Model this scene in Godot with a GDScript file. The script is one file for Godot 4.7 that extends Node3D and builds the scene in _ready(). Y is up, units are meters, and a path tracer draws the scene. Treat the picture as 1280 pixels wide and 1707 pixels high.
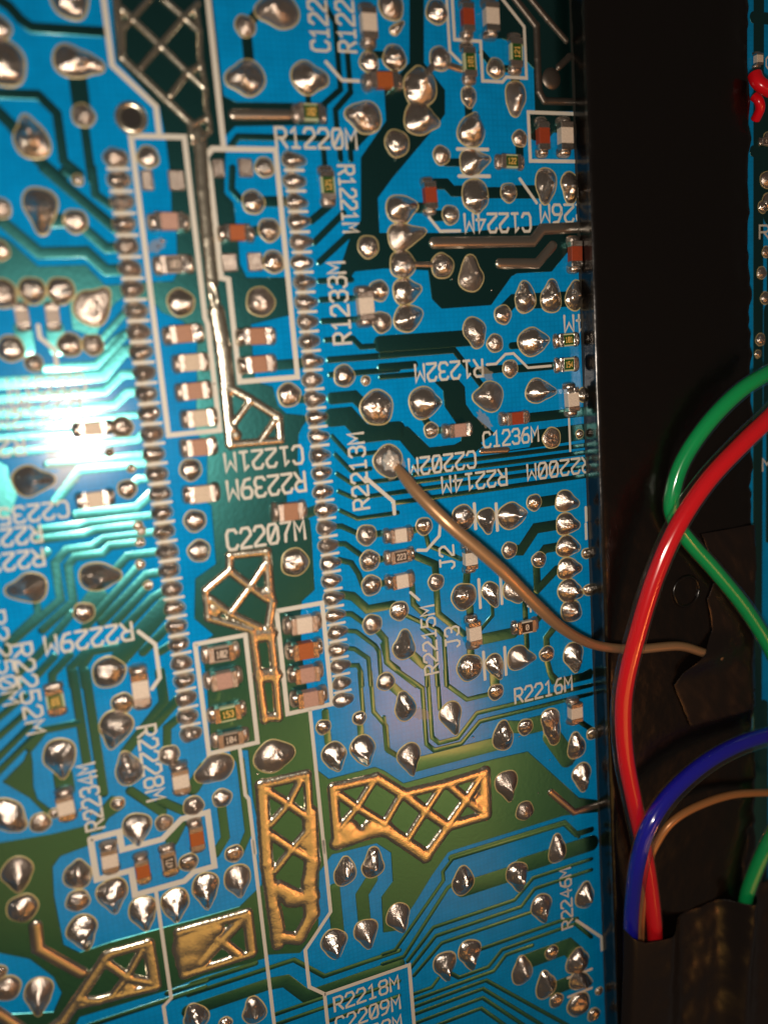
extends Node3D
# Close view of the solder side of a printed circuit board. Lengths inside the builders are millimetres; MM turns them into metres.
# Board axes: u runs to the right along the board (x), v runs down the board (z), y is the height above the solder mask.
const MM := 0.001
var mats := {}
var board: Node3D
var trace_count := 0
var pour_count := 0
var joint_count := 0

func setup() -> void:
	var cam := Camera3D.new()
	cam.name = "Camera"
	cam.near = 0.004
	cam.far = 5.0
	cam.keep_aspect = Camera3D.KEEP_HEIGHT
	cam.fov = 64.756
	cam.transform = Transform3D(Basis(Vector3(0.931872, 0.354102, 0.078904), Vector3(0.135068, -0.136779, -0.981350), Vector3(-0.336705, 0.925150, -0.175289)), Vector3(-0.027078, 0.074402, -0.014097))
	cam.current = true
	add_child(cam)
	var e := Environment.new()
	e.background_mode = Environment.BG_COLOR
	e.background_color = lin(.052, .044, .037)
	e.tonemap_mode = Environment.TONE_MAPPER_LINEAR
	e.tonemap_exposure = 1.0
	e.sdfgi_enabled = true
	e.ssao_enabled = true
	e.ssil_enabled = true
	var lens := CameraAttributesPhysical.new()
	lens.frustum_focal_length = 28.39
	lens.exposure_aperture = 14.0
	lens.frustum_focus_distance = 0.0868
	var w := WorldEnvironment.new()
	w.name = "Room"
	w.environment = e
	w.camera_attributes = lens
	add_child(w)
	# the small white lamp beside the lens, aimed straight down at the board
	lamp("CameraLamp", Vector3(-0.027504, 0.074402, -0.007407), Vector3(0.084176, -0.981288, 0.043822), Vector3.FORWARD, Vector2(.0045, .0045), Color(1, .93, .86), .0065)
	# the warm lit wall and the brighter lamp in front of it, whose reflections gild the lower part of the board
	lamp("WarmWallGlow", Vector3(0.017939, 0.297607, 0.192628), Vector3(-0.098826, -0.866555, -0.489200), Vector3(0.962254, 0.000000, 0.272152), Vector2(0.275, 0.103), Color(1, .75, .36), .0098)
	lamp("WarmRoomLamp", Vector3(0.120370, 0.297607, 0.153018), Vector3(-0.340011, -0.857839, -0.385363), Vector3(0.976244, 0.000000, 0.216673), Vector2(0.052, 0.056), Color(1, .6, .32), .011)

func lamp(called: String, at: Vector3, towards: Vector3, side: Vector3, size: Vector2, tint: Color, energy: float) -> void:
	var l := AreaLight3D.new()
	l.name = called
	l.area_size = size
	l.light_color = tint
	l.light_energy = energy
	l.area_range = 3.0
	l.shadow_enabled = true
	add_child(l)
	var z := -towards.normalized()
	var x := (side - z * side.dot(z)).normalized()
	l.transform = Transform3D(Basis(x, z.cross(x), z), at)

# ---------------------------------------------------------------- materials
func lin(r: float, g: float, b: float) -> Color:
	return Color(r, g, b).linear_to_srgb()

func noise_tex(freq: float, seed_: int, octaves: int, as_normal: bool, bump: float, size := 512) -> NoiseTexture2D:
	var n := FastNoiseLite.new()
	n.seed = seed_
	n.noise_type = FastNoiseLite.TYPE_SIMPLEX_SMOOTH
	n.frequency = freq
	n.fractal_octaves = octaves
	var t := NoiseTexture2D.new()
	t.width = size
	t.height = size
	t.seamless = true
	t.noise = n
	t.as_normal_map = as_normal
	t.bump_strength = bump
	return t

func mat(key: String, c: Color, rough: float, metal := 0.0) -> StandardMaterial3D:
	var m := StandardMaterial3D.new()
	m.resource_name = key
	m.albedo_color = c
	m.roughness = rough
	m.metallic = metal
	mats[key] = m
	return m

func triplanar(m: StandardMaterial3D, per_mm: float) -> void:
	m.uv1_triplanar = true
	m.uv1_world_triplanar = true
	m.uv1_scale = Vector3.ONE * per_mm / MM
	m.uv1_triplanar_sharpness = 4.0

func weave_image() -> ImageTexture:
	# glass cloth under the translucent mask: a plain weave of warp and weft, slightly uneven, with blotches of resin
	var n := 1024
	var im := Image.create(n, n, false, Image.FORMAT_RGB8)
	var slow := FastNoiseLite.new()
	slow.seed = 5
	slow.frequency = .006
	var fine := FastNoiseLite.new()
	fine.seed = 9
	fine.frequency = .05
	var pitch := 32.0
	for y in n:
		for x in n:
			var jx := fine.get_noise_2d(float(x) * .3, float(y) * .1 + 400.0) * 2.0
			var jy := fine.get_noise_2d(float(x) * .1 + 900.0, float(y) * .3) * 2.0
			var a := pow(absf(sin(PI * (x + jx) / pitch)), .35)
			var b := pow(absf(sin(PI * (y + jy) / pitch)), .35)
			var g := .88 + .09 * minf(a, b) + .05 * slow.get_noise_2d(x, y) + .025 * fine.get_noise_2d(x * 3, y * 3)
			im.set_pixel(x, y, Color(g, g, g))
	return ImageTexture.create_from_image(im)

func make_materials() -> void:
	var m := mat("blue_mask", lin(.0, .26, .63), .4)
	m.specular_mode = BaseMaterial3D.SPECULAR_DISABLED
	m.albedo_texture = weave_image()
	m.clearcoat_enabled = true
	m.clearcoat = .62
	m.clearcoat_roughness = .14
	m.heightmap_enabled = true
	m.heightmap_texture = noise_tex(.02, 21, 4, false, 0)
	m.heightmap_scale = .0028
	triplanar(m, 1.0 / 16.0)
	m = mat("masked_copper", lin(.035, .18, .18), .29, 1.0)
	m.clearcoat_enabled = true
	m.clearcoat = .62
	m.clearcoat_roughness = .14
	m.heightmap_enabled = true
	m.heightmap_texture = noise_tex(.03, 33, 4, false, 0)
	m.heightmap_scale = .0005
	triplanar(m, 1.0 / 9.0)
	m = mat("solder", lin(.58, .52, .46), .18, .95)
	m.heightmap_enabled = true
	m.heightmap_texture = noise_tex(.012, 3, 5, false, 0)
	m.heightmap_scale = .0045
	triplanar(m, 1.0 / 3.0)
	m.uv1_scale = Vector3(1.0 / 1.1, 1.0 / 3.0, 1.0 / 4.5) / MM
	m = mat("dull_solder", lin(.46, .4, .35), .3, .9)
	m.heightmap_enabled = true
	m.heightmap_texture = noise_tex(.02, 8, 5, false, 0)
	m.heightmap_scale = .003
	triplanar(m, 1.0 / 2.2)
	m = mat("tinned", lin(.57, .54, .44), .25, .95)
	m.heightmap_enabled = true
	m.heightmap_texture = noise_tex(.02, 17, 4, false, 0)
	m.heightmap_scale = .0009
	triplanar(m, 1.0 / 2.5)
	mat("crusty_solder", lin(.78, .72, .64), .42, .55)
	mat("bar_tin", lin(.46, .42, .36), .3, .95)
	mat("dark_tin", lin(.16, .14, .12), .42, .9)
	mat("pad_rim", lin(.46, .41, .2), .4, .1)
	mat("print", lin(.56, .56, .5), .6)
	m = mat("epoxy", lin(.5, .45, .28), .6)
	mat("hole_dark", lin(.01, .009, .008), .8)
	for row in [["tan", .40, .19, .10], ["orange", .42, .105, .02], ["red", .34, .05, .014], ["beige", .62, .5, .36], ["white", .8, .7, .58], ["mauve", .52, .31, .24], ["grey", .4, .33, .27]]:
		m = mat("ceramic_" + row[0], lin(row[1], row[2], row[3]), .5)
		m.albedo_texture = speck_tex()
		triplanar(m, 1.0 / 1.5)
	mat("ceramic_blackres", lin(.3, .25, .2), .4)
	mat("ceramic_zero", lin(.5, .46, .38), .4)
	mat("ceramic_greenres", lin(.45, .5, .3), .4)
	mat("patch_blackres", lin(.05, .04, .035), .3)
	mat("patch_zero", lin(.012, .012, .012), .3)
	mat("patch_greenres", lin(.012, .07, .012), .3)
	mat("ink_gold", lin(.75, .45, .12), .5)
	mat("ink_pale", lin(.6, .5, .4), .5)
	m = mat("black_plastic", lin(.004, .003, .0025), .24)
	m.heightmap_enabled = true
	m.heightmap_texture = noise_tex(.006, 41, 5, false, 0)
	m.heightmap_scale = .008
	triplanar(m, 1.0 / 22.0)
	m = mat("black_tape", lin(.009, .006, .005), .3)
	m.heightmap_enabled = true
	m.heightmap_texture = noise_tex(.01, 47, 4, false, 0)
	m.heightmap_scale = .0008
	triplanar(m, 1.0 / 14.0)
	m = mat("black_gloss", lin(.03, .028, .024), .14)
	mat("red_wire", lin(.66, .005, .012), .2)
	mat("green_wire", lin(.0, .34, .09), .2)
	mat("blue_wire", lin(.008, .008, .36), .2)
	m = mat("brown_wire", lin(.46, .27, .14), .33, .6)
	m = mat("copper_wire", lin(.45, .2, .07), .35, .35)
	m = mat("clear_sleeve", Color(1, .97, .93, .004), .1)
	m.transparency = BaseMaterial3D.TRANSPARENCY_ALPHA
	m = mat("flux", Color(.72, .68, .6, .3), .3)
	m.transparency = BaseMaterial3D.TRANSPARENCY_ALPHA

var speck: NoiseTexture2D
func speck_tex() -> NoiseTexture2D:
	if speck == null:
		speck = noise_tex(.03, 71, 4, false, 0, 256)
		var g := Gradient.new()
		g.set_color(0, Color(.8, .8, .8))
		g.set_color(1, Color(1, 1, 1))
		speck.color_ramp = g
	return speck

# ---------------------------------------------------------------- mesh building
class Shape:
	var v := PackedVector3Array()
	var f := PackedInt32Array()
	func put(p: Vector3) -> int:
		v.append(p)
		return v.size() - 1
	func tri(a: int, b: int, c: int) -> void:   # corners run anticlockwise seen from outside
		f.append(a)
		f.append(c)
		f.append(b)
	func quad(a: int, b: int, c: int, d: int) -> void:
		tri(a, b, c)
		tri(a, c, d)
	func face(p: Array) -> void:   # a flat face with corners of its own
		var first := v.size()
		for q in p:
			v.append(q)
		for i in range(1, p.size() - 1):
			tri(first, first + i, first + i + 1)
	func mesh() -> ArrayMesh:
		var n := PackedVector3Array()
		n.resize(v.size())
		for i in range(0, f.size(), 3):
			var a := v[f[i]]
			var k := (v[f[i + 2]] - a).cross(v[f[i + 1]] - a)
			n[f[i]] += k
			n[f[i + 1]] += k
			n[f[i + 2]] += k
		var out := PackedVector3Array()
		out.resize(v.size())
		for i in v.size():
			n[i] = n[i].normalized() if n[i].length_squared() > 1e-20 else Vector3.UP
			out[i] = v[i] * 0.001
		var a := []
		a.resize(Mesh.ARRAY_MAX)
		a[Mesh.ARRAY_VERTEX] = out
		a[Mesh.ARRAY_NORMAL] = n
		a[Mesh.ARRAY_INDEX] = f
		var m := ArrayMesh.new()
		m.add_surface_from_arrays(Mesh.PRIMITIVE_TRIANGLES, a)
		return m

var names := {}
func numbered(called: String) -> String:
	names[called] = names.get(called, -1) + 1
	return called if names[called] == 0 else "%s_%03d" % [called, names[called]]

func part(called: String, s: Shape, material: String, parent: Node3D, at := Vector3.ZERO, label := "") -> MeshInstance3D:
	return put_mesh(called, s.mesh(), material, parent, at, label)

func put_mesh(called: String, mesh: Mesh, material: String, parent: Node3D, at := Vector3.ZERO, label := "") -> MeshInstance3D:
	var o := MeshInstance3D.new()
	o.name = numbered(called) if parent == board or parent == self else called
	o.mesh = mesh
	o.material_override = mats[material]
	o.position = at * MM
	parent.add_child(o, true)
	if label:
		o.set_meta("label", label)
	return o

func thing(called: String, label: String, category: String, at := Vector3.ZERO, group := "") -> Node3D:
	var o := Node3D.new()
	o.name = numbered(called)
	o.position = at * MM
	add_child(o)
	tag(o, label, category, group)
	return o

func tag(o: Node3D, label: String, category: String, group := "") -> void:
	o.set_meta("label", label)
	o.set_meta("category", category)
	if group:
		o.set_meta("group", group)

func pts(text: String) -> PackedVector2Array:
	var out := PackedVector2Array()
	for pair in text.split(" ", false):
		var xy := pair.split(",")
		out.append(Vector2(float(xy[0]), float(xy[1])))
	return out

# a ribbon along a line on the board; profile gives (side offset, height), from -v-hand to +v-hand
func ribbon(s: Shape, line: PackedVector2Array, profile: PackedVector2Array, half: float, rounded := true) -> void:
	var n := line.size()
	var rows: Array[PackedInt32Array] = []
	var station := func(at: Vector2, side: Vector2, shrink: float, stretch: float) -> void:
		var row := PackedInt32Array()
		for q in profile:
			var w := at + side * (q.x * shrink * stretch)
			row.append(s.put(Vector3(w.x, q.y * (1.0 if shrink > .999 else (.3 + .7 * shrink if q.y > 0.0 else 1.0)), w.y)))
		rows.append(row)
	for i in n:
		var d0 := (line[i] - line[maxi(i - 1, 0)]).normalized()
		var d1 := (line[mini(i + 1, n - 1)] - line[i]).normalized()
		if i == 0:
			d0 = d1
		if i == n - 1:
			d1 = d0
		var t := (d0 + d1).normalized()
		if t == Vector2.ZERO:
			t = d0
		var side := Vector2(-t.y, t.x)
		var stretch := clampf(1.0 / maxf(side.dot(Vector2(-d0.y, d0.x)), .3), 1.0, 1.6)
		if i == 0 and rounded:
			for k in [1.0, .8, .55, .28]:
				station.call(line[0] - d1 * half * k, side, sqrt(maxf(0.0, 1.0 - k * k)) + .02, 1.0)
		station.call(line[i], side, 1.0, stretch)
		if i == n - 1 and rounded:
			for k in [.28, .55, .8, 1.0]:
				station.call(line[i] + d0 * half * k, side, sqrt(maxf(0.0, 1.0 - k * k)) + .02, 1.0)
	for r in range(rows.size() - 1):
		for k in range(profile.size() - 1):
			s.quad(rows[r][k], rows[r][k + 1], rows[r + 1][k + 1], rows[r + 1][k])

func plateau(half: float, h: float, bevel: float) -> PackedVector2Array:
	return PackedVector2Array([Vector2(-half, -.01), Vector2(-half + bevel, h), Vector2(half - bevel, h), Vector2(half, -.01)])

func arch(half: float, h: float) -> PackedVector2Array:
	var out := PackedVector2Array()
	for k in 9:
		var x := -1.0 + k * .25
		out.append(Vector2(x * half, h * sqrt(1.0 - x * x) - .02))
	return out

func trace(width: float, text: String) -> void:
	var s := Shape.new()
	trace_count += 1
	var h := .034 + .00045 * (trace_count % 37)
	ribbon(s, pts(text), plateau(width / 2.0, h, minf(.06, width * .16)), width / 2.0)
	part("copper_trace", s, "masked_copper", board)

func pour(text: String) -> void:
	var s := Shape.new()
	var line := pts(text)
	if Geometry2D.is_polygon_clockwise(line):
		line.reverse()
	pour_count += 1
	var h := .029 + .0006 * pour_count
	var top := PackedInt32Array()
	for q in line:
		top.append(s.put(Vector3(q.x, h, q.y)))
	var t := ears(line)
	for i in range(0, t.size(), 3):
		var a := line[t[i]]
		var up := (line[t[i + 1]] - a).cross(line[t[i + 2]] - a) < 0.0
		s.tri(top[t[i]], top[t[i + 1 if up else i + 2]], top[t[i + 2 if up else i + 1]])
	var n := line.size()
	for i in n:
		var a := line[i]
		var b := line[(i + 1) % n]
		var d := (b - a).normalized() * .02
		var out := Vector2(d.y, -d.x) * 3.0
		var a1 := a + out
		var b1 := b + out
		s.face([Vector3(b.x, h, b.y), Vector3(a.x, h, a.y), Vector3(a1.x, -.01, a1.y), Vector3(b1.x, -.01, b1.y)])
	part("copper_area", s, "masked_copper", board)

# triangles of a polygon by clipping ears
func ears(line: PackedVector2Array) -> PackedInt32Array:
	var left: Array[int] = []
	var area := 0.0
	for i in line.size():
		left.append(i)
		area += line[i].cross(line[(i + 1) % line.size()])
	var turn := signf(area)
	var out := PackedInt32Array()
	var stuck := 0
	var k := 0
	while left.size() > 3 and stuck < left.size() * 2:
		var n := left.size()
		k = k % n
		var ia := left[(k + n - 1) % n]
		var ib := left[k]
		var ic := left[(k + 1) % n]
		var good := (line[ib] - line[ia]).cross(line[ic] - line[ib]) * turn > 1e-9
		if good:
			for q in left:
				if q != ia and q != ib and q != ic and Geometry2D.point_is_inside_triangle(line[q], line[ia], line[ib], line[ic]):
					good = false
					break
		if good:
			out.append_array([ia, ib, ic])
			left.remove_at(k)
			stuck = 0
		else:
			k += 1
			stuck += 1
	if left.size() == 3:
		out.append_array([left[0], left[1], left[2]])
	return out

func bar(width: float, text: String) -> void:
	var s := Shape.new()
	ribbon(s, pts(text), arch(width / 2.0, width * .24 + .03), width / 2.0)
	part("solder_bar", s, "bar_tin", board)

func printed_line(width: float, text: String) -> void:
	var s := Shape.new()
	flat_line(s, pts(text), width / 2.0, .072)
	part("printed_line", s, "print", board)

func flat_line(s: Shape, line: PackedVector2Array, half: float, h: float) -> void:
	ribbon(s, line, PackedVector2Array([Vector2(-half, h - .006), Vector2(-half * .8, h), Vector2(half * .8, h), Vector2(half, h - .006)]), half)

# ---------------------------------------------------------------- stroke lettering of the board print (0..1 wide, 0..1 high)
const GLYPH := {
	"0": ["0.2,0 .8,0 1,.2 1,.8 .8,1 .2,1 0,.8 0,.2 .2,0", "0.1,.12 .9,.88"],
	"1": [".15,.8 .5,1 .5,0", ".15,0 .85,0"],
	"2": ["0,.8 .2,1 .8,1 1,.8 1,.62 0,.12 0,0 1,0"],
	"3": ["0,.85 .2,1 .8,1 1,.82 1,.66 .8,.53 .4,.53", ".8,.53 1,.38 1,.18 .8,0 .2,0 0,.15"],
	"4": [".75,0 .75,1 0,.32 1,.32"],
	"5": [".95,1 .1,1 .05,.56 .7,.6 1,.42 1,.18 .8,0 .2,0 0,.14"],
	"6": [".9,1 .4,.95 0,.5 0,.18 .2,0 .8,0 1,.18 1,.38 .8,.55 .2,.55 0,.38"],
	"7": ["0,1 1,1 .4,.4 .35,0"],
	"8": [".2,.53 0,.7 0,.85 .2,1 .8,1 1,.85 1,.7 .8,.53 .2,.53 0,.36 0,.16 .2,0 .8,0 1,.16 1,.36 .8,.53"],
	"9": [".1,0 .6,.05 1,.5 1,.82 .8,1 .2,1 0,.82 0,.62 .2,.45 .8,.45 1,.62"],
	"R": ["0,0 0,1 .75,1 1,.84 1,.64 .75,.48 0,.48", ".45,.48 1,0"],
	"C": ["1,.82 .8,1 .2,1 0,.8 0,.2 .2,0 .8,0 1,.18"],
	"M": ["0,0 0,1 .5,.45 1,1 1,0"],
	"J": [".35,1 1,1", ".75,1 .75,.18 .55,0 .2,0 0,.18"],
}

func letters(s: Shape, text: String, at: Vector2, along: Vector2, length: float, height: float, h: float, thin := .075) -> void:
	var up := Vector2(along.y, -along.x)
	var cell := length / (text.length() - .22)
	var wide := cell * .72
	for i in text.length():
		for stroke in GLYPH.get(text[i], []):
			var line := PackedVector2Array()
			for q in pts(stroke):
				line.append(at + along * (cell * i + q.x * wide + wide * .04) + up * (q.y * height))
			flat_line(s, line, height * thin, h)
			h += .00035

func marking(text: String, u: float, v: float, quarter: int, length: float, height: float) -> void:
	var along: Vector2 = [Vector2(1, 0), Vector2(0, 1), Vector2(-1, 0), Vector2(0, -1)][quarter]
	var s := Shape.new()
	letters(s, text, Vector2(u, v), along, length, height, .073)
	part("printed_marking", s, "print", board, Vector3.ZERO, "white printed marking " + text)

# ---------------------------------------------------------------- solder
# joint: a lump of solder on a pad of radius r at (u, v); its lead is bent over towards (tu, tv) and ends in a tip of radius tr
func outline(phi: float, start: Vector2, r: float, tip: Vector2, tr: float) -> float:
	var d := Vector2(cos(phi), sin(phi))
	var far := 0.0
	for k in 9:
		var s := k / 8.0
		var c := tip * s - start
		var rad := lerpf(r, tr, s)
		var b := c.dot(d)
		var under := rad * rad - (c.length_squared() - b * b)
		if under > 0.0:
			far = maxf(far, b + sqrt(under))
	return far

func joint(u: float, v: float, r: float, tu := 0.0, tv := 0.0, tr := 0.0, style := "d", called := "solder_joint") -> void:
	joint_count += 1
	var rng := RandomNumberGenerator.new()
	rng.seed = 1000 + joint_count * 77
	var wob := FastNoiseLite.new()
	wob.seed = joint_count
	wob.frequency = .9 / r
	var tip := Vector2(tu, tv)
	var peak := tip * (.3 if style == "t" else .42 if style == "c" else .3) + Vector2(rng.randf_range(-.08, .08), rng.randf_range(-.08, .08)) * r
	var tall := r * (rng.randf_range(.5, .68) if style == "d" else rng.randf_range(.85, 1.05) if style == "t" else rng.randf_range(.65, .85) if style == "c" else rng.randf_range(.85, 1.1) if style == "p" else .16)
	if tip == Vector2.ZERO:
		tr = r
	var cone := rng.randf_range(.0, .18) if style == "d" else rng.randf_range(.5, .75) if style == "t" else rng.randf_range(.3, .55) if style == "c" else rng.randf_range(.05, .3) if style == "p" else .2
	var lead := style == "t"
	var lw := maxf(tr * .62, r * .17)
	var n := 36
	var m := 12
	var s := Shape.new()
	var rim := Shape.new()
	var top := s.put(Vector3(peak.x, tall, peak.y))
	var rows: Array[PackedInt32Array] = []
	var edge := PackedVector2Array()
	var a3 := rng.randf() * TAU
	var flat_at := rng.randf() * TAU
	for k in range(1, m + 2):
		var row := PackedInt32Array()
		for i in n:
			var phi := TAU * i / n
			var reach := outline(phi, peak, r, tip, tr) * (1.0 + .03 * sin(3.0 * phi + a3) + .025 * sin(5.0 * phi + a3 * 2.0))
			var t := minf(k / float(m), 1.0)
			var q := peak + Vector2(cos(phi), sin(phi)) * reach * t
			var body := lerpf(pow(maxf(0.0, 1.0 - pow(t, 2.3)), .62), pow(1.0 - t, 1.45), cone)
			var h := tall * body
			if style == "f":
				h = tall * (1.0 - pow(t, 6.0)) * (1.0 + .35 * wob.get_noise_2d(q.x, q.y)) + .02
			if lead:
				var along := clampf((q - peak).dot(tip - peak) / maxf((tip - peak).length_squared(), 1e-6), 0.0, 1.0)
				var off := (q - peak - (tip - peak) * along).length()
				var axis := lerpf(tall * 1.02, tall * .5, along)
				var ridge := axis * (1.0 - pow(minf(off / (lw * 2.0), 1.0), 2.0)) * (1.0 - pow(t, 7.0))
				h = maxf(h, ridge) + .08 * minf(h, ridge)
			h += r * (.13 * wob.get_noise_2d(q.x + u * 3.0, q.y + v * 3.0) + .05 * wob.get_noise_2d(q.x * 2.7 + u, q.y * 2.7)) * (1.0 - t * t)
			var facet := cos(phi - flat_at)
			h *= 1.0 - .1 * maxf(0.0, facet) * t * (1.0 - t) * 4.0
			if k == m:
				h = .03
				edge.append(q)
			if k == m + 1:
				h = -.03
			row.append(s.put(Vector3(q.x, h, q.y)))
		rows.append(row)
	for i in n:
		var j := (i + 1) % n
		s.tri(top, rows[0][j], rows[0][i])
		for k in range(rows.size() - 1):
			s.quad(rows[k][i], rows[k][j], rows[k + 1][j], rows[k + 1][i])
	var dull := rng.randf() < .3 or style == "f"
	var o := part(called, s, "dull_solder" if dull else "solder", board, Vector3(u, 0, v))
	# the rim of bare pad and flux that the mask leaves round the solder
	var wide := (.022 + r * .028) if called == "solder_joint" else .0
	var ring: Array[PackedInt32Array] = [PackedInt32Array(), PackedInt32Array(), PackedInt32Array()]
	for i in n:
		var d := (edge[i] - peak).normalized()
		for k in 3:
			var q: Vector2 = edge[i] + d * float([-.12, wide, wide + .04][k])
			ring[k].append(rim.put(Vector3(q.x, float([.063, .06, -.01][k]) + .00003 * (joint_count % 50), q.y)))
	for i in n:
		var j := (i + 1) % n
		for k in 2:
			rim.quad(ring[k][i], ring[k][j], ring[k + 1][j], ring[k + 1][i])
	part("pad_rim", rim, "pad_rim", o)

# lumps of solder on the two rows of chip legs, with a printed bar between neighbours
func pin_row(u: float, v0: float, count: int, pitch: float, to_right: float) -> void:
	for i in count:
		var rng := RandomNumberGenerator.new()
		rng.seed = i * 31 + int(u * 10.0)
		joint(u - .28 + rng.randf_range(-.05, .05), v0 + i * pitch, .77 + rng.randf_range(-.04, .04), to_right * rng.randf_range(.85, 1.12), rng.randf_range(-.08, .08), .68 if to_right < .7 else .42, "p", "pin_joint")
		if i < count - 1:
			var s := Shape.new()
			var y := v0 + (i + .5) * pitch
			flat_line(s, PackedVector2Array([Vector2(u - .8, y), Vector2(u + .9, y)]), .13, .071)
			part("printed_bar", s, "print", board)

func pad_lump(u: float, v: float, w: float, h: float) -> void:
	var s := Shape.new()
	block(s, Vector3(u, .12, v), Vector3(w, .3, h), .13)
	part("tinned_pad", s, "dull_solder", board)

# a box with chamfered edges
func block(s: Shape, c: Vector3, size: Vector3, b: float) -> void:
	var e := size * .5
	var p := func(x: int, y: int, z: int, axis: int) -> Vector3:
		var q := Vector3(e.x - b, e.y - b, e.z - b)
		q[axis] = e[axis]
		return c + q * Vector3(x, y, z)
	for axis in 3:
		var a1 := (axis + 1) % 3
		var a2 := (axis + 2) % 3
		for sg in [-1, 1]:
			var quad := []
			for k in [[-1, -1], [1, -1], [1, 1], [-1, 1]]:
				var w := [0, 0, 0]
				w[axis] = sg
				w[a1] = k[0]
				w[a2] = k[1]
				quad.append(p.call(w[0], w[1], w[2], axis))
			if sg < 0:
				quad.reverse()
			s.face(quad)
	for axis in 3:      # the twelve chamfers, each along one axis
		var a1 := (axis + 1) % 3
		var a2 := (axis + 2) % 3
		for k in [[-1, -1], [1, -1], [1, 1], [-1, 1]]:
			var quad := []
			for w in [[-1, a1], [1, a1], [1, a2], [-1, a2]]:
				var q := [0, 0, 0]
				q[axis] = w[0]
				q[a1] = k[0]
				q[a2] = k[1]
				quad.append(p.call(q[0], q[1], q[2], w[1]))
			if k[0] * k[1] > 0:
				quad.reverse()
			s.face(quad)
	for x in [-1, 1]:
		for y in [-1, 1]:
			for z in [-1, 1]:
				var t := [p.call(x, y, z, 0), p.call(x, y, z, 1), p.call(x, y, z, 2)]
				if x * y * z < 0:
					t.reverse()
				s.face(t)

# half a flattened drop of solder: the fillet that climbs the end of a chip
func fillet(s: Shape, c: Vector3, rx: float, rz: float, h: float) -> void:
	var n := 20
	var m := 6
	var top := s.put(c + Vector3(0, h, 0))
	var rows: Array[PackedInt32Array] = []
	for k in range(1, m + 1):
		var row := PackedInt32Array()
		var t := k / float(m)
		for i in n:
			var phi := TAU * i / n
			var x := cos(phi)
			var z := sin(phi)
			var sq := pow(pow(absf(x), 3.2) + pow(absf(z), 3.2), -1.0 / 3.2)
			row.append(s.put(c + Vector3(x * sq * rx * t, h * pow(maxf(0.0, 1.0 - pow(t, 2.4)), .7) - (.03 if k == m else 0.0), z * sq * rz * t)))
		rows.append(row)
	for i in n:
		var j := (i + 1) % n
		s.tri(top, rows[0][j], rows[0][i])
		for k in range(m - 1):
			s.quad(rows[k][i], rows[k][j], rows[k + 1][j], rows[k + 1][i])

const CHIP_SAYS := {"tan": "tan chip capacitor", "orange": "orange chip capacitor", "red": "brick red chip capacitor", "beige": "beige chip capacitor", "white": "cream white chip part", "mauve": "pinkish brown chip capacitor", "grey": "dull grey chip part",
	"blackres": "dark chip resistor", "greenres": "green chip resistor", "zero": "black zero ohm chip resistor"}

func chip(u: float, v: float, along: String, length: float, width: float, kind: String, text := "") -> void:
	var rng := RandomNumberGenerator.new()
	rng.seed = int(u * 313.0 + v * 717.0) + 5000
	var resistor := kind in ["blackres", "greenres", "zero"]
	var tall := width * (.36 if resistor else .58)
	var body_len := length * .7
	var s := Shape.new()
	block(s, Vector3(0, tall * .5 + .04, 0), Vector3(body_len - .1, tall, width * .9), .05)
	var o := part("chip_resistor" if resistor else "chip_capacitor", s, "ceramic_" + kind, board, Vector3(u, .03, v), CHIP_SAYS[kind] + (" marked " + text if text else ""))
	o.rotation.y = (PI / 2 if along == "v" else 0.0) + rng.randf_range(-.03, .03)
	for side in [-1, 1]:
		var c := Shape.new()
		var cap := length * .17
		block(c, Vector3(side * (body_len * .5 - cap * .5), tall * .5 + .045, 0), Vector3(cap, tall + .05, width * .94), .08)
		fillet(c, Vector3(side * (body_len * .5 + length * .03), 0, rng.randf_range(-.03, .03)), length * .15, width * .54, tall * rng.randf_range(.72, .95))
		part("end_cap", c, "solder" if rng.randf() < .6 else "dull_solder", o)
	if resistor:
		var t := Shape.new()
		block(t, Vector3(0, tall + .05, 0), Vector3(body_len * .56, .03, width * .68), .012)
		part("coated_top", t, "patch_" + kind, o)
		if text:
			var ink := Shape.new()
			var hh := width * .36
			var ll := body_len * (.4 if text.length() > 1 else .16)
			letters(ink, text, Vector2(-ll * .5, hh * .5), Vector2(1, 0), ll, hh, tall + .069, .09)
			part("printed_number", ink, "ink_gold" if kind == "greenres" else "ink_pale", o)

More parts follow.
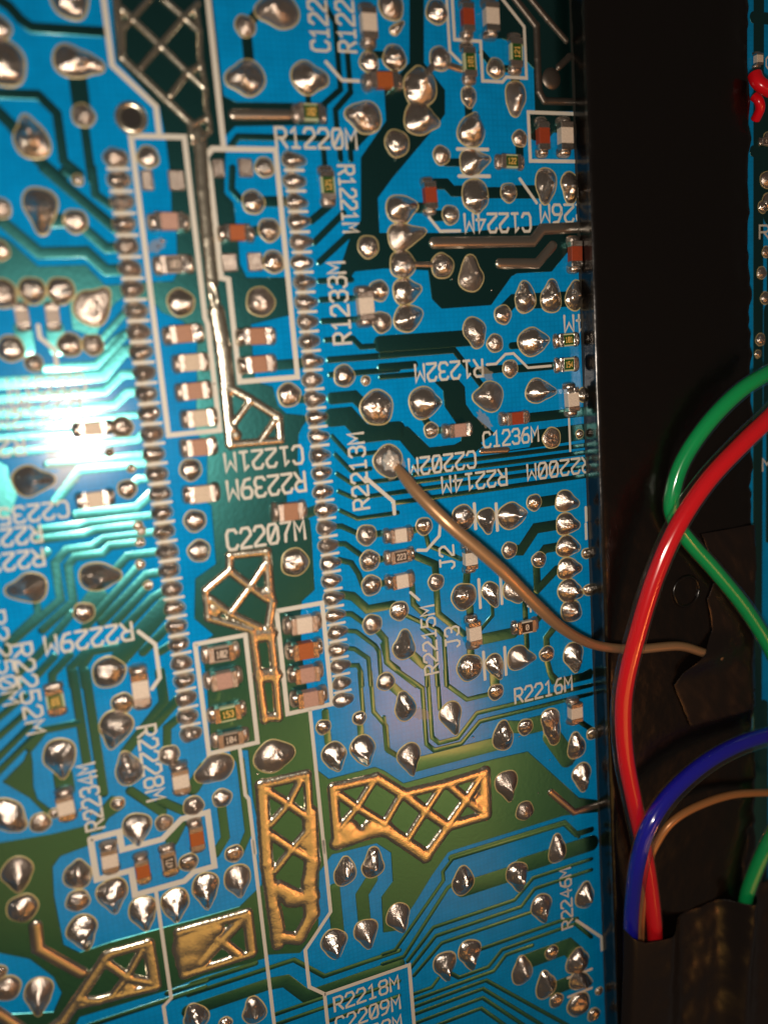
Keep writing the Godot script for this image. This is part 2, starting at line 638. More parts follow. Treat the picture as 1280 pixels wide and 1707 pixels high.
# a lattice of tinned copper: the solder stands highest along the bars and fills their crossings
func lattice(called: String, label: String, text: String, drops: String) -> void:
	var segs: Array[PackedFloat64Array] = []
	var lo := Vector2(1e9, 1e9)
	var hi := -lo
	for row in text.split(" ", false):
		var q := row.split_floats(",")
		segs.append(q)
		var reach := Vector2(q[4], q[4]) * 1.6
		for k in [0, 2]:
			lo = lo.min(Vector2(q[k], q[k + 1]) - reach)
			hi = hi.max(Vector2(q[k], q[k + 1]) + reach)
	var lumps: Array[PackedFloat64Array] = []
	for row in drops.split(" ", false):
		var q := row.split_floats(",")
		lumps.append(q)
		lo = lo.min(Vector2(q[0] - q[2], q[1] - q[2]) * 1.0)
		hi = hi.max(Vector2(q[0] + q[2], q[1] + q[2]))
	var cell := .075
	var nx := int((hi.x - lo.x) / cell) + 2
	var nz := int((hi.y - lo.y) / cell) + 2
	var wob := FastNoiseLite.new()
	wob.seed = 77
	wob.frequency = 1.1
	var field := PackedFloat32Array()
	field.resize(nx * nz)
	for z in nz:
		for x in nx:
			var p := lo + Vector2(x, z) * cell
			var sum := 0.0
			var best := -9.0
			for q in segs:
				var a := Vector2(q[0], q[1])
				var d := Vector2(q[2], q[3]) - a
				var s := clampf((p - a).dot(d) / maxf(d.length_squared(), 1e-6), 0.0, 1.0)
				var w := q[4] * (1.0 + .06 * wob.get_noise_2d(p.x * 1.5, p.y * 1.5))
				var dd := (p - a - d * s).length_squared() / (w * w)
				if dd < 6.0:
					sum += exp(5.0 * (1.0 - dd) * .9)
				best = maxf(best, 1.0 - dd)
			for q in lumps:
				var dd := (p - Vector2(q[0], q[1])).length_squared() / (q[2] * q[2])
				if dd < 6.0:
					sum += exp(5.0 * (1.0 - dd) * q[3])
				best = maxf(best, 1.0 - dd)
			field[z * nx + x] = log(sum) / 5.0 if sum > 0.0 and best > -3.0 else -1.0
	var sh := Shape.new()
	var id := PackedInt32Array()
	id.resize(nx * nz)
	for z in nz:
		for x in nx:
			var g := field[z * nx + x]
			var p := lo + Vector2(x, z) * cell
			var h := .055 + (.22 * (1.0 - pow(1.0 - minf(g, 1.0), 2.0)) + .1 * maxf(g - .8, 0.0) if g > 0.0 else maxf(g * .7, -.1))
			if g > .1:
				h += .009 * wob.get_noise_2d(p.x * .8 + 40.0, p.y * .8)
			id[z * nx + x] = sh.put(Vector3(p.x, h, p.y))
	for z in nz - 1:
		for x in nx - 1:
			var i := z * nx + x
			if maxf(maxf(field[i], field[i + 1]), maxf(field[i + nx], field[i + nx + 1])) > -.16:
				sh.quad(id[i], id[i + nx], id[i + nx + 1], id[i + 1])
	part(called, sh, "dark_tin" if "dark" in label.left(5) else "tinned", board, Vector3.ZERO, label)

func eyelet(u: float, v: float, ro: float, ri: float) -> void:
	var s := Shape.new()
	var rows: Array[PackedInt32Array] = []
	var n := 40
	var prof := [[ro * 1.02, -.01], [ro, .12], [ro * .9, .24], [(ro + ri) * .5, .3], [ri * 1.06, .25], [ri, .12], [ri, -1.2]]
	for q in prof:
		var row := PackedInt32Array()
		for i in n:
			var a := TAU * i / n
			row.append(s.put(Vector3(cos(a) * q[0], q[1], sin(a) * q[0])))
		rows.append(row)
	for k in range(rows.size() - 1):
		for i in n:
			var j := (i + 1) % n
			s.quad(rows[k][j], rows[k][i], rows[k + 1][i], rows[k + 1][j])
	var o := part("eyelet", s, "tinned", board, Vector3(u, 0, v), "open tinned eyelet with a dark hole")
	var d := Shape.new()
	var c := d.put(Vector3(0, .062, 0))
	var ring := PackedInt32Array()
	for i in n:
		var a := TAU * i / n
		ring.append(d.put(Vector3(cos(a) * (ri + .01), .062, sin(a) * (ri + .01))))
	for i in n:
		d.tri(c, ring[(i + 1) % n], ring[i])
	part("hole", d, "hole_dark", o)

# a thin dried film of flux, and a loose bead of solder
func film(u: float, v: float, ru: float, rv: float, turn: float) -> void:
	var s := Shape.new()
	var wob := FastNoiseLite.new()
	wob.seed = int(u * 91.0 + v * 17.0)
	wob.frequency = .8
	var c := s.put(Vector3(0, .085, 0))
	var ring := PackedInt32Array()
	for i in 48:
		var d := Vector2(cos(TAU * i / 48.0), sin(TAU * i / 48.0))
		var q := Vector2(d.x * ru, d.y * rv).rotated(turn) * (1.0 + .5 * wob.get_noise_2d(d.x * 2.0, d.y * 2.0))
		ring.append(s.put(Vector3(q.x, .08, q.y)))
	for i in 48:
		s.tri(c, ring[(i + 1) % 48], ring[i])
	part("flux_film", s, "flux", board, Vector3(u, 0, v))

# a ragged lump where a wire was soldered on by hand
func crust(u: float, v: float, r: float) -> void:
	var s := Shape.new()
	var wob := FastNoiseLite.new()
	wob.seed = 19
	wob.frequency = 1.5
	var n := 40
	var rows: Array[PackedInt32Array] = []
	for k in 15:
		var row := PackedInt32Array()
		var th := PI * (k + .02) / 14.04
		for i in n:
			var d := Vector3(sin(th) * cos(TAU * i / n), cos(th), sin(th) * sin(TAU * i / n))
			row.append(s.put(d * r * Vector3(1, .8, 1.15) * (1.0 + .5 * wob.get_noise_3dv(d * 1.1) + .22 * wob.get_noise_3dv(d * 3.6))))
		rows.append(row)
	for k in 14:
		for i in n:
			var j := (i + 1) % n
			s.quad(rows[k][i], rows[k][j], rows[k + 1][j], rows[k + 1][i])
	part("solder_lump", s, "crusty_solder", board, Vector3(u, r * .75 + .5, v), "ragged pale solder lump holding the brown wire")

func bead(u: float, v: float, r: float) -> void:
	var m := SphereMesh.new()
	m.radius = r * MM
	m.height = 2.0 * r * MM
	m.radial_segments = 14
	m.rings = 7
	put_mesh("solder_bead", m, "solder", board, Vector3(u, r * .8 + .05, v))

# ---------------------------------------------------------------- wires
func smooth_path(text: String, each: int) -> PackedVector3Array:
	var p := PackedVector3Array()
	for row in text.split(" ", false):
		var q := row.split_floats(",")
		p.append(Vector3(q[0], q[2], q[1]))
	var out := PackedVector3Array()
	for i in range(p.size() - 1):
		var a := p[maxi(i - 1, 0)]
		var d := p[mini(i + 2, p.size() - 1)]
		for k in each:
			out.append(p[i].cubic_interpolate(p[i + 1], a, d, k / float(each)))
	out.append(p[p.size() - 1])
	return out

func tube(s: Shape, path: PackedVector3Array, r: float, n: int, offset := Vector2.ZERO, taper := false) -> void:
	var rows: Array[PackedInt32Array] = []
	var side := Vector3.UP.cross(path[1] - path[0]).normalized()
	var last := path.size() - 1
	for i in path.size():
		var t := (path[mini(i + 1, last)] - path[maxi(i - 1, 0)]).normalized()
		side = (side - t * side.dot(t)).normalized()
		var up := t.cross(side)
		var row := PackedInt32Array()
		var rr := r
		if taper:
			rr *= (.54 + .5 * smoothstep(0.0, 26.0, float(i))) * (1.0 - .16 * smoothstep(52.0, 84.0, float(i)))
		for k in n:
			var a := TAU * k / n
			row.append(s.put(path[i] + side * (cos(a) * rr + offset.x) + up * (sin(a) * rr + offset.y)))
		rows.append(row)
	for i in last:
		for k in n:
			var j := (k + 1) % n
			s.quad(rows[i][k], rows[i][j], rows[i + 1][j], rows[i + 1][k])
	for end in [0, last]:
		var c := s.put(path[end])
		for k in n:
			var j := (k + 1) % n
			if end == 0:
				s.tri(c, rows[end][j], rows[end][k])
			else:
				s.tri(c, rows[end][k], rows[end][j])

# an insulated wire: a coloured core lying to one side inside a clear sleeve
func sleeved_wire(called: String, label: String, text: String, core: String, r_core: float, r_sleeve: float, off: Vector2) -> void:
	var w := thing(called, label, "wire", Vector3.ZERO, "thin wires looped over the black strip")
	var path := smooth_path(text, 8)
	var s := Shape.new()
	tube(s, path, r_core, 20)
	part("insulation", s, core, w)
	if r_sleeve > 0.0:
		var c := Shape.new()
		tube(c, path, r_sleeve, 24, off)
		part("clear_sleeve", c, "clear_sleeve", w)

# ---------------------------------------------------------------- black strip and tape
func sheet(s: Shape, nu: int, nv: int, at: Callable, thick: float) -> void:
	# a closed sheet: at(a, b) gives its upper side for a, b in 0..1
	var top: Array[PackedInt32Array] = []
	var low: Array[PackedInt32Array] = []
	for i in nu + 1:
		var r1 := PackedInt32Array()
		var r2 := PackedInt32Array()
		for j in nv + 1:
			var p: Vector3 = at.call(i / float(nu), j / float(nv))
			r1.append(s.put(p))
			r2.append(s.put(p - Vector3(0, thick, 0)))
		top.append(r1)
		low.append(r2)
	for i in nu:
		for j in nv:
			s.quad(top[i][j], top[i][j + 1], top[i + 1][j + 1], top[i + 1][j])
			s.quad(low[i][j], low[i + 1][j], low[i + 1][j + 1], low[i][j + 1])
	for i in nu:
		s.quad(top[i][0], top[i + 1][0], low[i + 1][0], low[i][0])
		s.quad(top[i + 1][nv], top[i][nv], low[i][nv], low[i + 1][nv])
	for j in nv:
		s.quad(top[0][j + 1], top[0][j], low[0][j], low[0][j + 1])
		s.quad(top[nu][j], top[nu][j + 1], low[nu][j + 1], low[nu][j])

func copper() -> void:
	pour("-31.66,-27.34 -30.35,-26.63 -28.49,-24.52 -24.76,-24.52 -23.45,-22.82 -21.77,-22.82 -21.88,-21.93 -22.88,-21.31 -23.97,-19.9 -24.79,-18.62 -26.48,-19.37 -26.48,-21.44 -30.36,-21.44 -32.25,-23.38")
	pour("-34.13,-9.23 -33.17,-8.45 -33.17,-7.37 -32.77,-5.95 -33.66,-4.15 -34.87,-4.32")
	pour("-34.99,16.37 -35,17.74 -35.27,20.12 -35.12,21.4 -34.05,22.79 -34.61,22.95 -35.68,21.09 -37.59,19.04 -35.69,17.56")
	pour("-29.91,23.64 -28.96,22.79 -28.02,23.21 -28.01,24.18 -29.52,24.88 -30.23,25.97 -31.19,25.85")
	pour("15.86,-48.02 38.24,-49.65 38.06,-38.47 19.33,-37.99 19.39,-41.89 18.53,-42.57 18.42,-43.86 15.99,-44.44 14.25,-44.34 15.75,-46.27")
	pour("18.53,-37.59 23.81,-37.71 23.74,-36.07 21.29,-36.02 20.71,-35.4 19.04,-35.22 18.41,-35.51")
	pour("6.49,-12.29 8.97,-12.41 9.71,-11.55 9.72,-9.79 10.5,-8.58 12.77,-6.56 10.29,-5.34 8.86,-5.66 9.14,-7.09 7.37,-9.84 7.31,-11.44")
	pour("0.38,-8.42 3.24,-8.17 5.4,-5.84 8.15,-5.82 10.38,-6.64 11.39,-5.38 10.25,-4.77 3.83,-4.84 2.28,-6.92 0.28,-7.29")
	pour("11.71,-4.52 16.83,-4.63 17.89,-6.37 24.66,-6.42 24.6,-4.83 18.57,-4.61")
	pour("-19.9,-45.78 -20.15,-40.71 -17.11,-37.2 -16.9,-34.49 -16.89,-31.34 -17.15,-28.78 -16.94,-27.14 -17.27,-23.63 -17.76,-22.94 -19.5,-22.91 -20.75,-22.95 -20.82,-21.6 -19.65,-21.3 -19.05,-20.4 -17.35,-19.54 -16.25,-18.18 -16.75,-14 -17.36,-9.75 -16.5,-8.3 -17.1,-3.22 -16.74,-2.95 -16.94,2.59 -19,3.69 -19.5,7.41 -17.94,9.3 -19.26,10.04 -19.08,13.35 -19.52,20.56 -16.01,21.45 -16.09,26.52 -15.75,31.17 -16.2,36.01 -18.63,37.63 -23.37,37.55 -24.97,37.46 -30.87,37.28 -33.73,37.41 -34.98,36.14 -35.09,31.02 -34.8,28.19 -34.01,27.34 -31.37,27 -31.1,25.07 -34.25,25.05 -39.16,24.59 -40.68,34.78 -37.92,36.52 -36.22,39.03 -35.75,40.92 -36.72,42.6 -41.61,40.99 -41.86,42.65 -35.5,45.23 -34.63,43.95 -26.48,44.14 -22.94,43.85 -16.76,44.14 -16.42,43.85 -13.15,44.81 -11.02,42.9 -10.26,36.42 -8.75,34.9 -3.79,35.09 -2.28,36.67 -2.35,40.05 -3.78,41.44 -3.93,45.65 -2.49,45.93 -0.18,43.51 2.18,40.71 4.22,38.65 4.81,38.54 19.13,38.45 24.89,39.56 24.94,38.33 21.16,36.82 14.76,29.42 10.75,29.26 -0.3,29.23 -2.31,27.26 -3.26,26.61 -8.29,26.61 -9.32,25.42 -9.5,18.9 -9.79,13.17 -9.58,9.21 -9.23,7.57 -7.86,6.66 -7.64,1.28 -7.67,-0.26 -9.75,-2.01 -9.66,-3.39 -8.09,-3.82 -8.35,-5.87 -7.97,-8.51 -7.54,-9.26 -7.09,-9.73 -7.15,-10.25 -8.92,-10.58 -9.65,-11.37 -9.97,-13.17 -11.54,-13.74 -11.52,-16.02 -11.36,-18.95 -7.71,-19.56 -7.49,-22.87 -11.3,-23.01 -11.77,-24.22 -11.73,-26.03 -11.77,-27.57 -11.77,-29.44 -12.48,-30.25 -12.35,-31.35 -11.94,-34.09 -11.88,-35.02 -10.9,-35.83 -2.48,-36.19 -2.32,-37.92 -10.58,-37.75 -11.67,-38.25 -11.76,-46.39")
	pour("6.59,-47.76 7.98,-47.86 7.52,-41.82 9.52,-39.54 9.37,-37.4 8.62,-36.57 3.4,-31.51 1.86,-29.79 1.77,-26.61 9.81,-26.46 25.48,-27.44 25.4,-25.51 22.87,-24.79 20.45,-22.52 16.35,-22.48 15.71,-22.21 13.21,-19.49 7.74,-19.4 6.77,-20.36 6.59,-23.1 1.98,-23.42 -1,-23.24 -2.14,-21.86 -2.93,-22.33 -1,-26.55 0.06,-27.77 0.56,-33.35 3.34,-36.6 3.38,-39.25 6.11,-41.75")
	trace(0.84, "-28.38,-44.64 -27.76,-44.23 -27.08,-43.35 -26.35,-42.8 -21.04,-42.8")
	trace(0.8, "-29.64,-37.8 -26.58,-37.8 -25.35,-36.46 -25.35,-32.79 -24.27,-31.81")
	trace(1.46, "-23.39,-39.06 -23.39,-36.88")
	trace(0.75, "-23.36,-35.54 -23.36,-31.32")
	trace(0.96, "-29.82,-36.56 -28.92,-35.52 -27.29,-32.89 -25.69,-31.32")
	trace(0.74, "-25.41,-32.05 -24.43,-31.56")
	trace(1.49, "-30.34,-19.6 -30.34,-18.06")
	trace(1.52, "-27.89,-19.47 -27.89,-17.9")
	trace(1.15, "-27.24,-28.13 -25.77,-28.13")
	trace(0.94, "-26.9,-32.23 -22.06,-27.49")
	trace(0.75, "-23.22,-32.26 -23.22,-30.19 -22.08,-29.29")
	trace(1.01, "-30.61,-28.06 -28.21,-25.6 -24.56,-25.6 -23.16,-24.06 -21.87,-24.06")
	trace(0.93, "-24.48,-27.47 -22.92,-25.88 -21.76,-25.88")
	trace(0.69, "-21.9,-20.73 -24.31,-18.32 -24.91,-17.71")
	trace(0.7, "-22.14,-18.86 -23.28,-18.26 -23.88,-17.64")
	trace(0.78, "-22.45,-18.56 -25.05,-16.26 -29.17,-16.26")
	trace(1.08, "-21.94,-17.37 -22.69,-17.22 -24.61,-15.31 -29.04,-15.31 -32.98,-15.31")
	trace(0.88, "-21.93,-15.3 -23.01,-15.3 -24.63,-14.03 -33.16,-14.03")
	trace(0.89, "-21.86,-13.8 -22.82,-13.68 -24.01,-12.78 -29.02,-12.78 -33.37,-12.78")
	trace(0.71, "-33.48,-11.76 -28.05,-11.76 -24.42,-11.76 -23.06,-11.76 -21.98,-11.76")
	trace(0.78, "-33.64,-10.81 -27.8,-10.81")
	trace(0.82, "-33.83,-9.59 -26.03,-9.59 -22.51,-9.59 -21.93,-10.04")
	trace(0.88, "-22.11,-7.48 -27.61,-7.48 -29.88,-5.02")
	trace(0.8, "-21.88,-8.26 -23.1,-8.25 -25.69,-8.25 -30.04,-8.25")
	trace(0.82, "-22.02,-6.12 -22.84,-6.12 -23.61,-5.48")
	trace(0.92, "-21.92,-4.69 -23.32,-3.63 -28.36,-3.63")
	trace(0.8, "-22.05,-2.77 -27.42,-2.77 -28.39,-2.77 -31.46,-2.77")
	trace(0.81, "-23.38,-2.08 -26.99,-2.08 -27.99,-1.92 -31.69,-1.92")
	trace(0.8, "-22.11,-1.2 -26.44,-1.2 -27.46,-0.72 -29.58,-0.72 -30.66,0.28 -30.66,3.6 -35.41,6.89")
	trace(0.81, "-23.57,-0.49 -26.01,-0.49 -26.7,0.03 -29.01,0.03 -29.66,0.73 -29.66,3.91 -32.47,6.02")
	trace(0.83, "-22.05,0.65 -24.65,0.65 -25.91,1.78")
	trace(0.83, "-23.76,1.62 -28.96,6.4")
	trace(0.85, "-22,2.58 -23.25,2.58 -27.59,6.21")
	trace(0.84, "-23.25,3.64 -26.39,6.44")
	trace(0.86, "-22.08,4.44 -22.98,4.81 -25.48,6.91")
	trace(1.7, "-21.96,5.75 -26.41,9.76")
	trace(0.86, "-22.07,7.79 -24.44,9.7")
	trace(0.81, "-22.07,9.56 -22.9,9.94")
	trace(0.77, "-29.28,8.72 -30.73,9.91 -30.73,11.56")
	trace(0.78, "-26.54,8.78 -28.76,8.78 -29.74,9.97 -29.74,11.78")
	trace(0.76, "-30.62,8.74 -32.28,10.18 -32.42,11.19")
	trace(0.76, "-31.92,8.62 -33.42,9.93")
	trace(0.75, "-29.97,5.03 -33.17,8.22 -34.9,9.47")
	trace(0.67, "-32.61,3.54 -32.61,4.53 -35.37,6.61 -35.68,7.85")
	trace(1.83, "-27.67,3.83 -28.85,5.09")
	trace(0.74, "-31.12,-0.78 -31.55,-0.43")
	trace(0.86, "-30.58,10.31 -30.58,18.87")
	trace(0.87, "-29.56,10.51 -29.56,22.31")
	trace(0.73, "-30.7,15.12 -33.62,15.12 -35.02,16.52")
	trace(0.65, "-37.24,13.27 -34.7,11.64")
	trace(0.65, "-37.5,14.99 -34.78,13.11")
	trace(0.65, "-37.78,16.87 -34.72,14.47")
	trace(0.66, "-37.97,18.18 -34.02,15.09")
	trace(0.64, "-37.03,11.85 -34.93,10.55")
	trace(0.98, "-23.22,11.87 -23.22,14.85 -27.17,18.8")
	trace(0.98, "-22.07,14.95 -24.52,17.08")
	trace(0.83, "-22.14,16.69 -23.25,17.38 -23.46,19.1")
	trace(0.93, "-27.24,22.7 -24.7,25.61")
	trace(0.94, "-24.71,24.45 -22.81,25.98")
	trace(1.44, "-20.25,22.2 -21.67,23.97")
	trace(1.7, "-32.72,19.73 -32.72,21.11")
	trace(1.23, "-23.28,27.34 -24.2,28.75")
	trace(0.56, "-34.2,45.19 -26.68,45.19 -22.96,45.19")
	trace(0.57, "-26.58,44.5 -22.71,44.5")
	trace(0.86, "-7.62,-45.44 -8.89,-44.02")
	trace(0.96, "-9.08,-44.02 -9.08,-40.56")
	trace(0.55, "-4.04,-38.69 -4.04,-37.75")
	trace(0.59, "-11.61,-33.99 -10.74,-34.97 -2.54,-34.97")
	trace(0.56, "-1.65,-46.04 -0.91,-44.8 -0.91,-39.19 -2.82,-37.72")
	trace(0.56, "0.04,-42.46 0.04,-38.97 -1.56,-37.43 -1.56,-35.93")
	trace(0.56, "-3.02,-34.13 -3.02,-32.34")
	trace(0.57, "-1.46,-34.15 -1.46,-33.18")
	trace(0.57, "-0.45,-34.17 -0.45,-33.2")
	trace(0.98, "1.12,-35.58 -0.15,-34.45")
	trace(0.78, "2.11,-43.25 2.11,-41.49")
	trace(0.7, "2.26,-42.3 4.45,-42.3")
	trace(0.95, "-9.18,-29.54 -7.29,-29.54")
	trace(0.62, "-11.51,-32.36 -11.78,-30.63 -11.16,-29.82")
	trace(0.71, "-4.76,-27.85 -2.8,-29.23")
	trace(0.64, "-4.64,-25.95 -1.63,-28.45")
	trace(0.65, "-4.36,-24.17 -0.83,-26.87")
	trace(0.59, "-4.52,-22.48 -1.39,-22.48")
	trace(0.59, "-4.53,-20.78 -1.39,-20.78")
	trace(0.6, "-4.55,-18.83 -1.26,-18.83")
	trace(0.91, "-8.86,-27.02 -10.04,-27.02")
	trace(0.92, "-8.71,-24.33 -10.32,-24.33")
	trace(0.57, "-4.41,-17.09 -1.73,-17.09 -0.98,-16.23 2.78,-16.23")
	trace(0.66, "-4.28,-15.24 2.71,-15.24")
	trace(0.59, "-4.28,-13.84 2.62,-13.84")
	trace(1.18, "-4.3,-11.63 -2.06,-11.63 -0.72,-10.11")
	trace(1.81, "-4.47,-9.81 -2.87,-9.81 -1.39,-7.95 2.1,-7.95")
	trace(0.48, "-4.65,-8.04 -3.04,-6.02 0.25,-6.02")
	trace(0.48, "-4.49,-6.25 -3.02,-4.49 -1.05,-4.49")
	trace(0.48, "-4.5,-4.39 -2.98,-3.17 1.72,-3.17")
	trace(0.49, "-4.5,-2.67 -2.95,-1.78 1.62,-1.78")
	trace(0.49, "-4.52,-0.78 -2.8,0.27 1.44,0.27")
	trace(0.97, "-9.38,-15.12 -7.1,-15.12")
	trace(0.73, "-6.82,-11.72 -8.04,-11.9")
	trace(0.59, "-5.47,0.66 -4.5,0.8 -2.77,1.85")
	trace(0.59, "-5.31,2.44 -4.33,2.58 -2.79,3.96")
	trace(0.61, "-5.13,4.07 -3.85,4.6 -3.21,5.85 -2.9,7.05")
	trace(0.94, "-5.13,7.65 -4,8.01 -2.61,9.63 0.14,9.63")
	trace(0.61, "-5.15,9.62 -4.33,9.77 -2.92,11.12")
	trace(0.51, "-5.14,11.37 -3.99,11.67 -2.1,13.56 -1.77,14.25 -1.77,17.91")
	trace(0.51, "-5.14,13.21 -4.32,13.46 -2.95,14.76 -2.95,17.66")
	trace(0.51, "-5.15,15.06 -4.14,15.22 -3.85,16.03 -3.85,17.46")
	trace(0.74, "-1.79,11.93 -0.97,13.12 -0.97,15.5 0.1,16.6")
	trace(1.02, "-7.89,-0.94 -6.58,-1.23")
	trace(0.72, "-2.12,2.1 -0.61,2.1")
	trace(0.72, "-2.01,4.72 -0.66,4.72")
	trace(0.73, "-2.06,7.23 -0.7,7.23")
	trace(0.85, "-17.38,21.28 -16.89,22.4 -16.89,26.44 -16.89,29.91 -18.03,31.98")
	trace(0.94, "-19.2,26.67 -19.2,29.89 -20.31,31.28")
	trace(0.8, "-7.98,19.36 -7.98,22.6")
	trace(0.75, "-4.45,21.39 -4.45,22.78")
	trace(0.52, "-4.01,16 -4.01,20.24")
	trace(0.53, "-2.89,16.22 -2.89,20.52 -1.67,22.41 -1.67,25.15 -0.67,26.04")
	trace(0.83, "-17.54,14.68 -17.54,18.43")
	trace(0.81, "-18.5,15.6 -18.01,13.94")
	trace(0.58, "-24.61,45.4 -13.86,45.4 -10.86,48.45 -2.33,48.45")
	trace(1.42, "-24.83,47.18 -16.74,47.18 -14.92,47.48 -12.94,50.11 -2.47,50.11")
	trace(1.47, "-8.94,38.93 -8.94,44.21")
	trace(1.49, "-4.76,39.1 -5.92,40.46 -5.92,43.76")
	trace(0.55, "-16.27,50.88 -11.11,50.88")
	trace(0.55, "-16.4,52.07 -11.05,52.07")
	trace(0.63, "-24.17,44.37 -17.78,44.37")
	trace(0.5, "-10.68,52.13 -2.63,52.13")
	trace(0.5, "-10.65,53.89 -2.79,53.89")
	trace(0.85, "11.94,-38.84 11.94,-36.83")
	trace(0.78, "8.75,-33.52 9.22,-33.03 11.44,-33.03")
	trace(0.93, "17.34,-35.04 17.34,-33.4")
	trace(0.67, "14.96,-41.82 13.65,-43.04")
	trace(0.69, "15.12,-41.73 16.88,-41.73")
	trace(1.05, "17.24,-40.63 17.24,-39.9")
	trace(0.82, "12.08,-47.13 12.08,-47.82")
	trace(1.06, "7.89,-31.06 9.07,-31.06 9.71,-30.4 10.91,-30.4")
	trace(1.1, "13.35,-30.24 15.31,-30.24")
	trace(1.31, "16.58,-30.31 19.33,-30.31")
	trace(1.01, "5.39,-28.88 6.55,-28.88")
	trace(1.03, "7.5,-28.13 8.86,-28.13")
	trace(1.59, "18.4,-19.64 24.19,-19.64")
	trace(1.29, "14.53,-18.77 15.79,-19.79 16.9,-19.79")
	trace(1.63, "1.07,-16.36 11.01,-16.36")
	trace(0.65, "0.97,-15.27 8.81,-15.27 11.78,-11.38")
	trace(0.8, "0.87,-14.16 4.39,-14.16")
	trace(0.56, "0.78,-13.23 4.5,-13.23")
	trace(1.04, "16.43,-7.75 23.69,-7.75")
	trace(0.75, "15.34,-15.28 16.27,-15.28")
	trace(0.82, "10.8,-13.05 14.46,-13.05")
	trace(0.85, "16.14,-12.91 19.97,-12.91")
	trace(0.53, "3.59,-4.12 24.58,-4.12")
	trace(0.53, "3.52,-3.34 24.55,-3.34")
	trace(0.53, "3.47,-2.6 24.51,-2.6")
	trace(0.53, "1.18,-1.78 24.47,-1.78")
	trace(0.54, "1.1,-0.77 24.43,-0.77")
	trace(1.21, "16.89,1.38 20.26,1.38")
	trace(0.79, "4.95,-9.11 5.63,-7.77")
	trace(0.73, "6.49,-7.47 7.55,-7.47")
	trace(1.2, "20.33,4.15 17.14,4.15 15.25,6.27 14.09,6.09")
	trace(1.01, "20.42,6.58 18.2,6.58 17.46,7.32")
	trace(0.94, "17.01,8.14 17.01,10.64")
	trace(0.95, "20.51,9.12 19.49,9.12 16.97,11")
	trace(0.84, "2.72,4.82 5.12,6.18 5.12,7.4")
	trace(0.56, "4.33,2.9 4.55,4.1 8.04,6.09")
	trace(0.89, "8.68,7.65 8.49,9")
	trace(0.9, "8.75,11.48 8.75,12.73")
	trace(0.48, "11.39,11.45 11.39,12.86 9.85,14.17")
	trace(1.26, "9.67,15.26 13.76,15.26")
	trace(0.91, "8.52,15.69 8.52,16.77")
	trace(0.76, "5.08,8.76 5.08,11.52 7.85,14.23")
	trace(0.67, "2.4,7.81 2.4,9.98 3.64,11.42")
	trace(0.69, "15.36,12.16 15.36,13.59 15.36,17.24")
	trace(0.74, "17.32,13.96 16.17,14.84")
	trace(0.84, "18.86,15.72 17.84,16.64 17.84,17.92")
	trace(0.77, "17.76,19.22 18.19,20.99 19.28,22.28 23.28,22.28")
	trace(0.54, "1.52,11.03 4.96,13.23 5.53,14.05 5.53,19.52")
	trace(0.54, "3.18,12.71 4.41,14.02 4.41,19.26")
	trace(0.5, "3.24,17.09 3.24,19.03")
	trace(0.96, "1.89,15.4 3.05,16.69")
	trace(0.52, "-1.32,13.55 -0.98,15.68 1.99,18.75")
	trace(1.22, "11.17,19.49 11.17,21.14")
	trace(0.66, "21.37,22.25 23.32,21.71")
	trace(0.73, "4.18,2.05 2.39,2.45")
	trace(0.56, "0,16.65 2.69,19.2 2.69,25.47 3.52,26.41 6.73,26.41 9.09,24.44 21.27,24.44 23.42,24.44")
	trace(0.56, "3.38,17.37 3.38,24.88 4.13,25.72 6.34,25.72 8.8,23.41 21.32,23.41 23.46,23.41")
	trace(0.55, "4.5,17.61 4.5,21.88")
	trace(0.56, "5.46,17.8 5.46,19.41 7.73,21.59 10.82,21.59")
	trace(0.6, "17.91,20.45 18.46,21.94 23.51,21.94")
	trace(1.66, "0.95,27.51 11.23,27.51")
	trace(0.95, "-0.82,18.03 0.64,19.76")
	trace(0.53, "-1.83,21.44 -1.83,24.89 -0.59,26.06")
	trace(1.51, "12.14,25.81 13.93,26.24")
	trace(1.97, "14.93,26.44 17.4,26.44")
	trace(2.31, "17.93,28.26 19.89,31.49")
	trace(0.67, "21.37,27.15 23.25,28.78")
	trace(0.77, "4.58,39.4 19.09,39.4 20.65,41.32 22.74,41.32")
	trace(0.9, "11.29,19.78 11.29,21.05")
	trace(0.5, "-4.27,48.24 -2.78,48.24 3.48,41.81 3.48,40.78 4.77,39.58 19.07,39.58 20.96,41.72")
	trace(0.54, "-4.35,49.38 -1.85,49.38 3.93,42.85 4.53,42.66")
	trace(0.53, "-1.42,50.07 1.88,47.08 12.11,47.08 14.65,45.11 22.59,45.11")
	trace(0.53, "-1.11,50.98 2.09,48.21 12.89,48.21 14.79,46.52 22.53,46.52")
	trace(0.51, "-0.82,52.08 2.7,49.34 14.94,49.34")
	trace(0.55, "6.51,51.78 12.48,51.78 18.07,51.78 20.28,52.28")
	trace(0.53, "3.47,53.38 4.5,54.37 8.26,54.37 10.14,52.84 20.01,52.84 22.18,55.4")
	trace(0.51, "-1.19,54.35 1.13,54.35 1.98,53.53")
	trace(0.54, "-1.14,55.14 8.92,55.14 10.59,53.66 14.08,53.66")
	trace(0.53, "-1.13,55.97 7.85,55.97 18.96,66.74")
	trace(0.53, "-1.2,56.89 7.38,56.89 15.44,65.32")
	trace(0.53, "-1.27,58.05 7.28,58.05 12.86,64.28")
	trace(0.53, "0.79,59.32 6.99,59.32 10.33,63.26")
	trace(1.97, "5.84,43.64 11.91,43.64")
	trace(2.04, "13.19,43.08 18.93,43.08 22.67,43.08")
	trace(2.11, "12.69,55.46 17.48,55.46 18.8,55.46 20.28,57.33")
	trace(1.91, "16.36,60.41 19.69,60.41")
	trace(1.51, "47.91,-50.4 47.91,77.2")
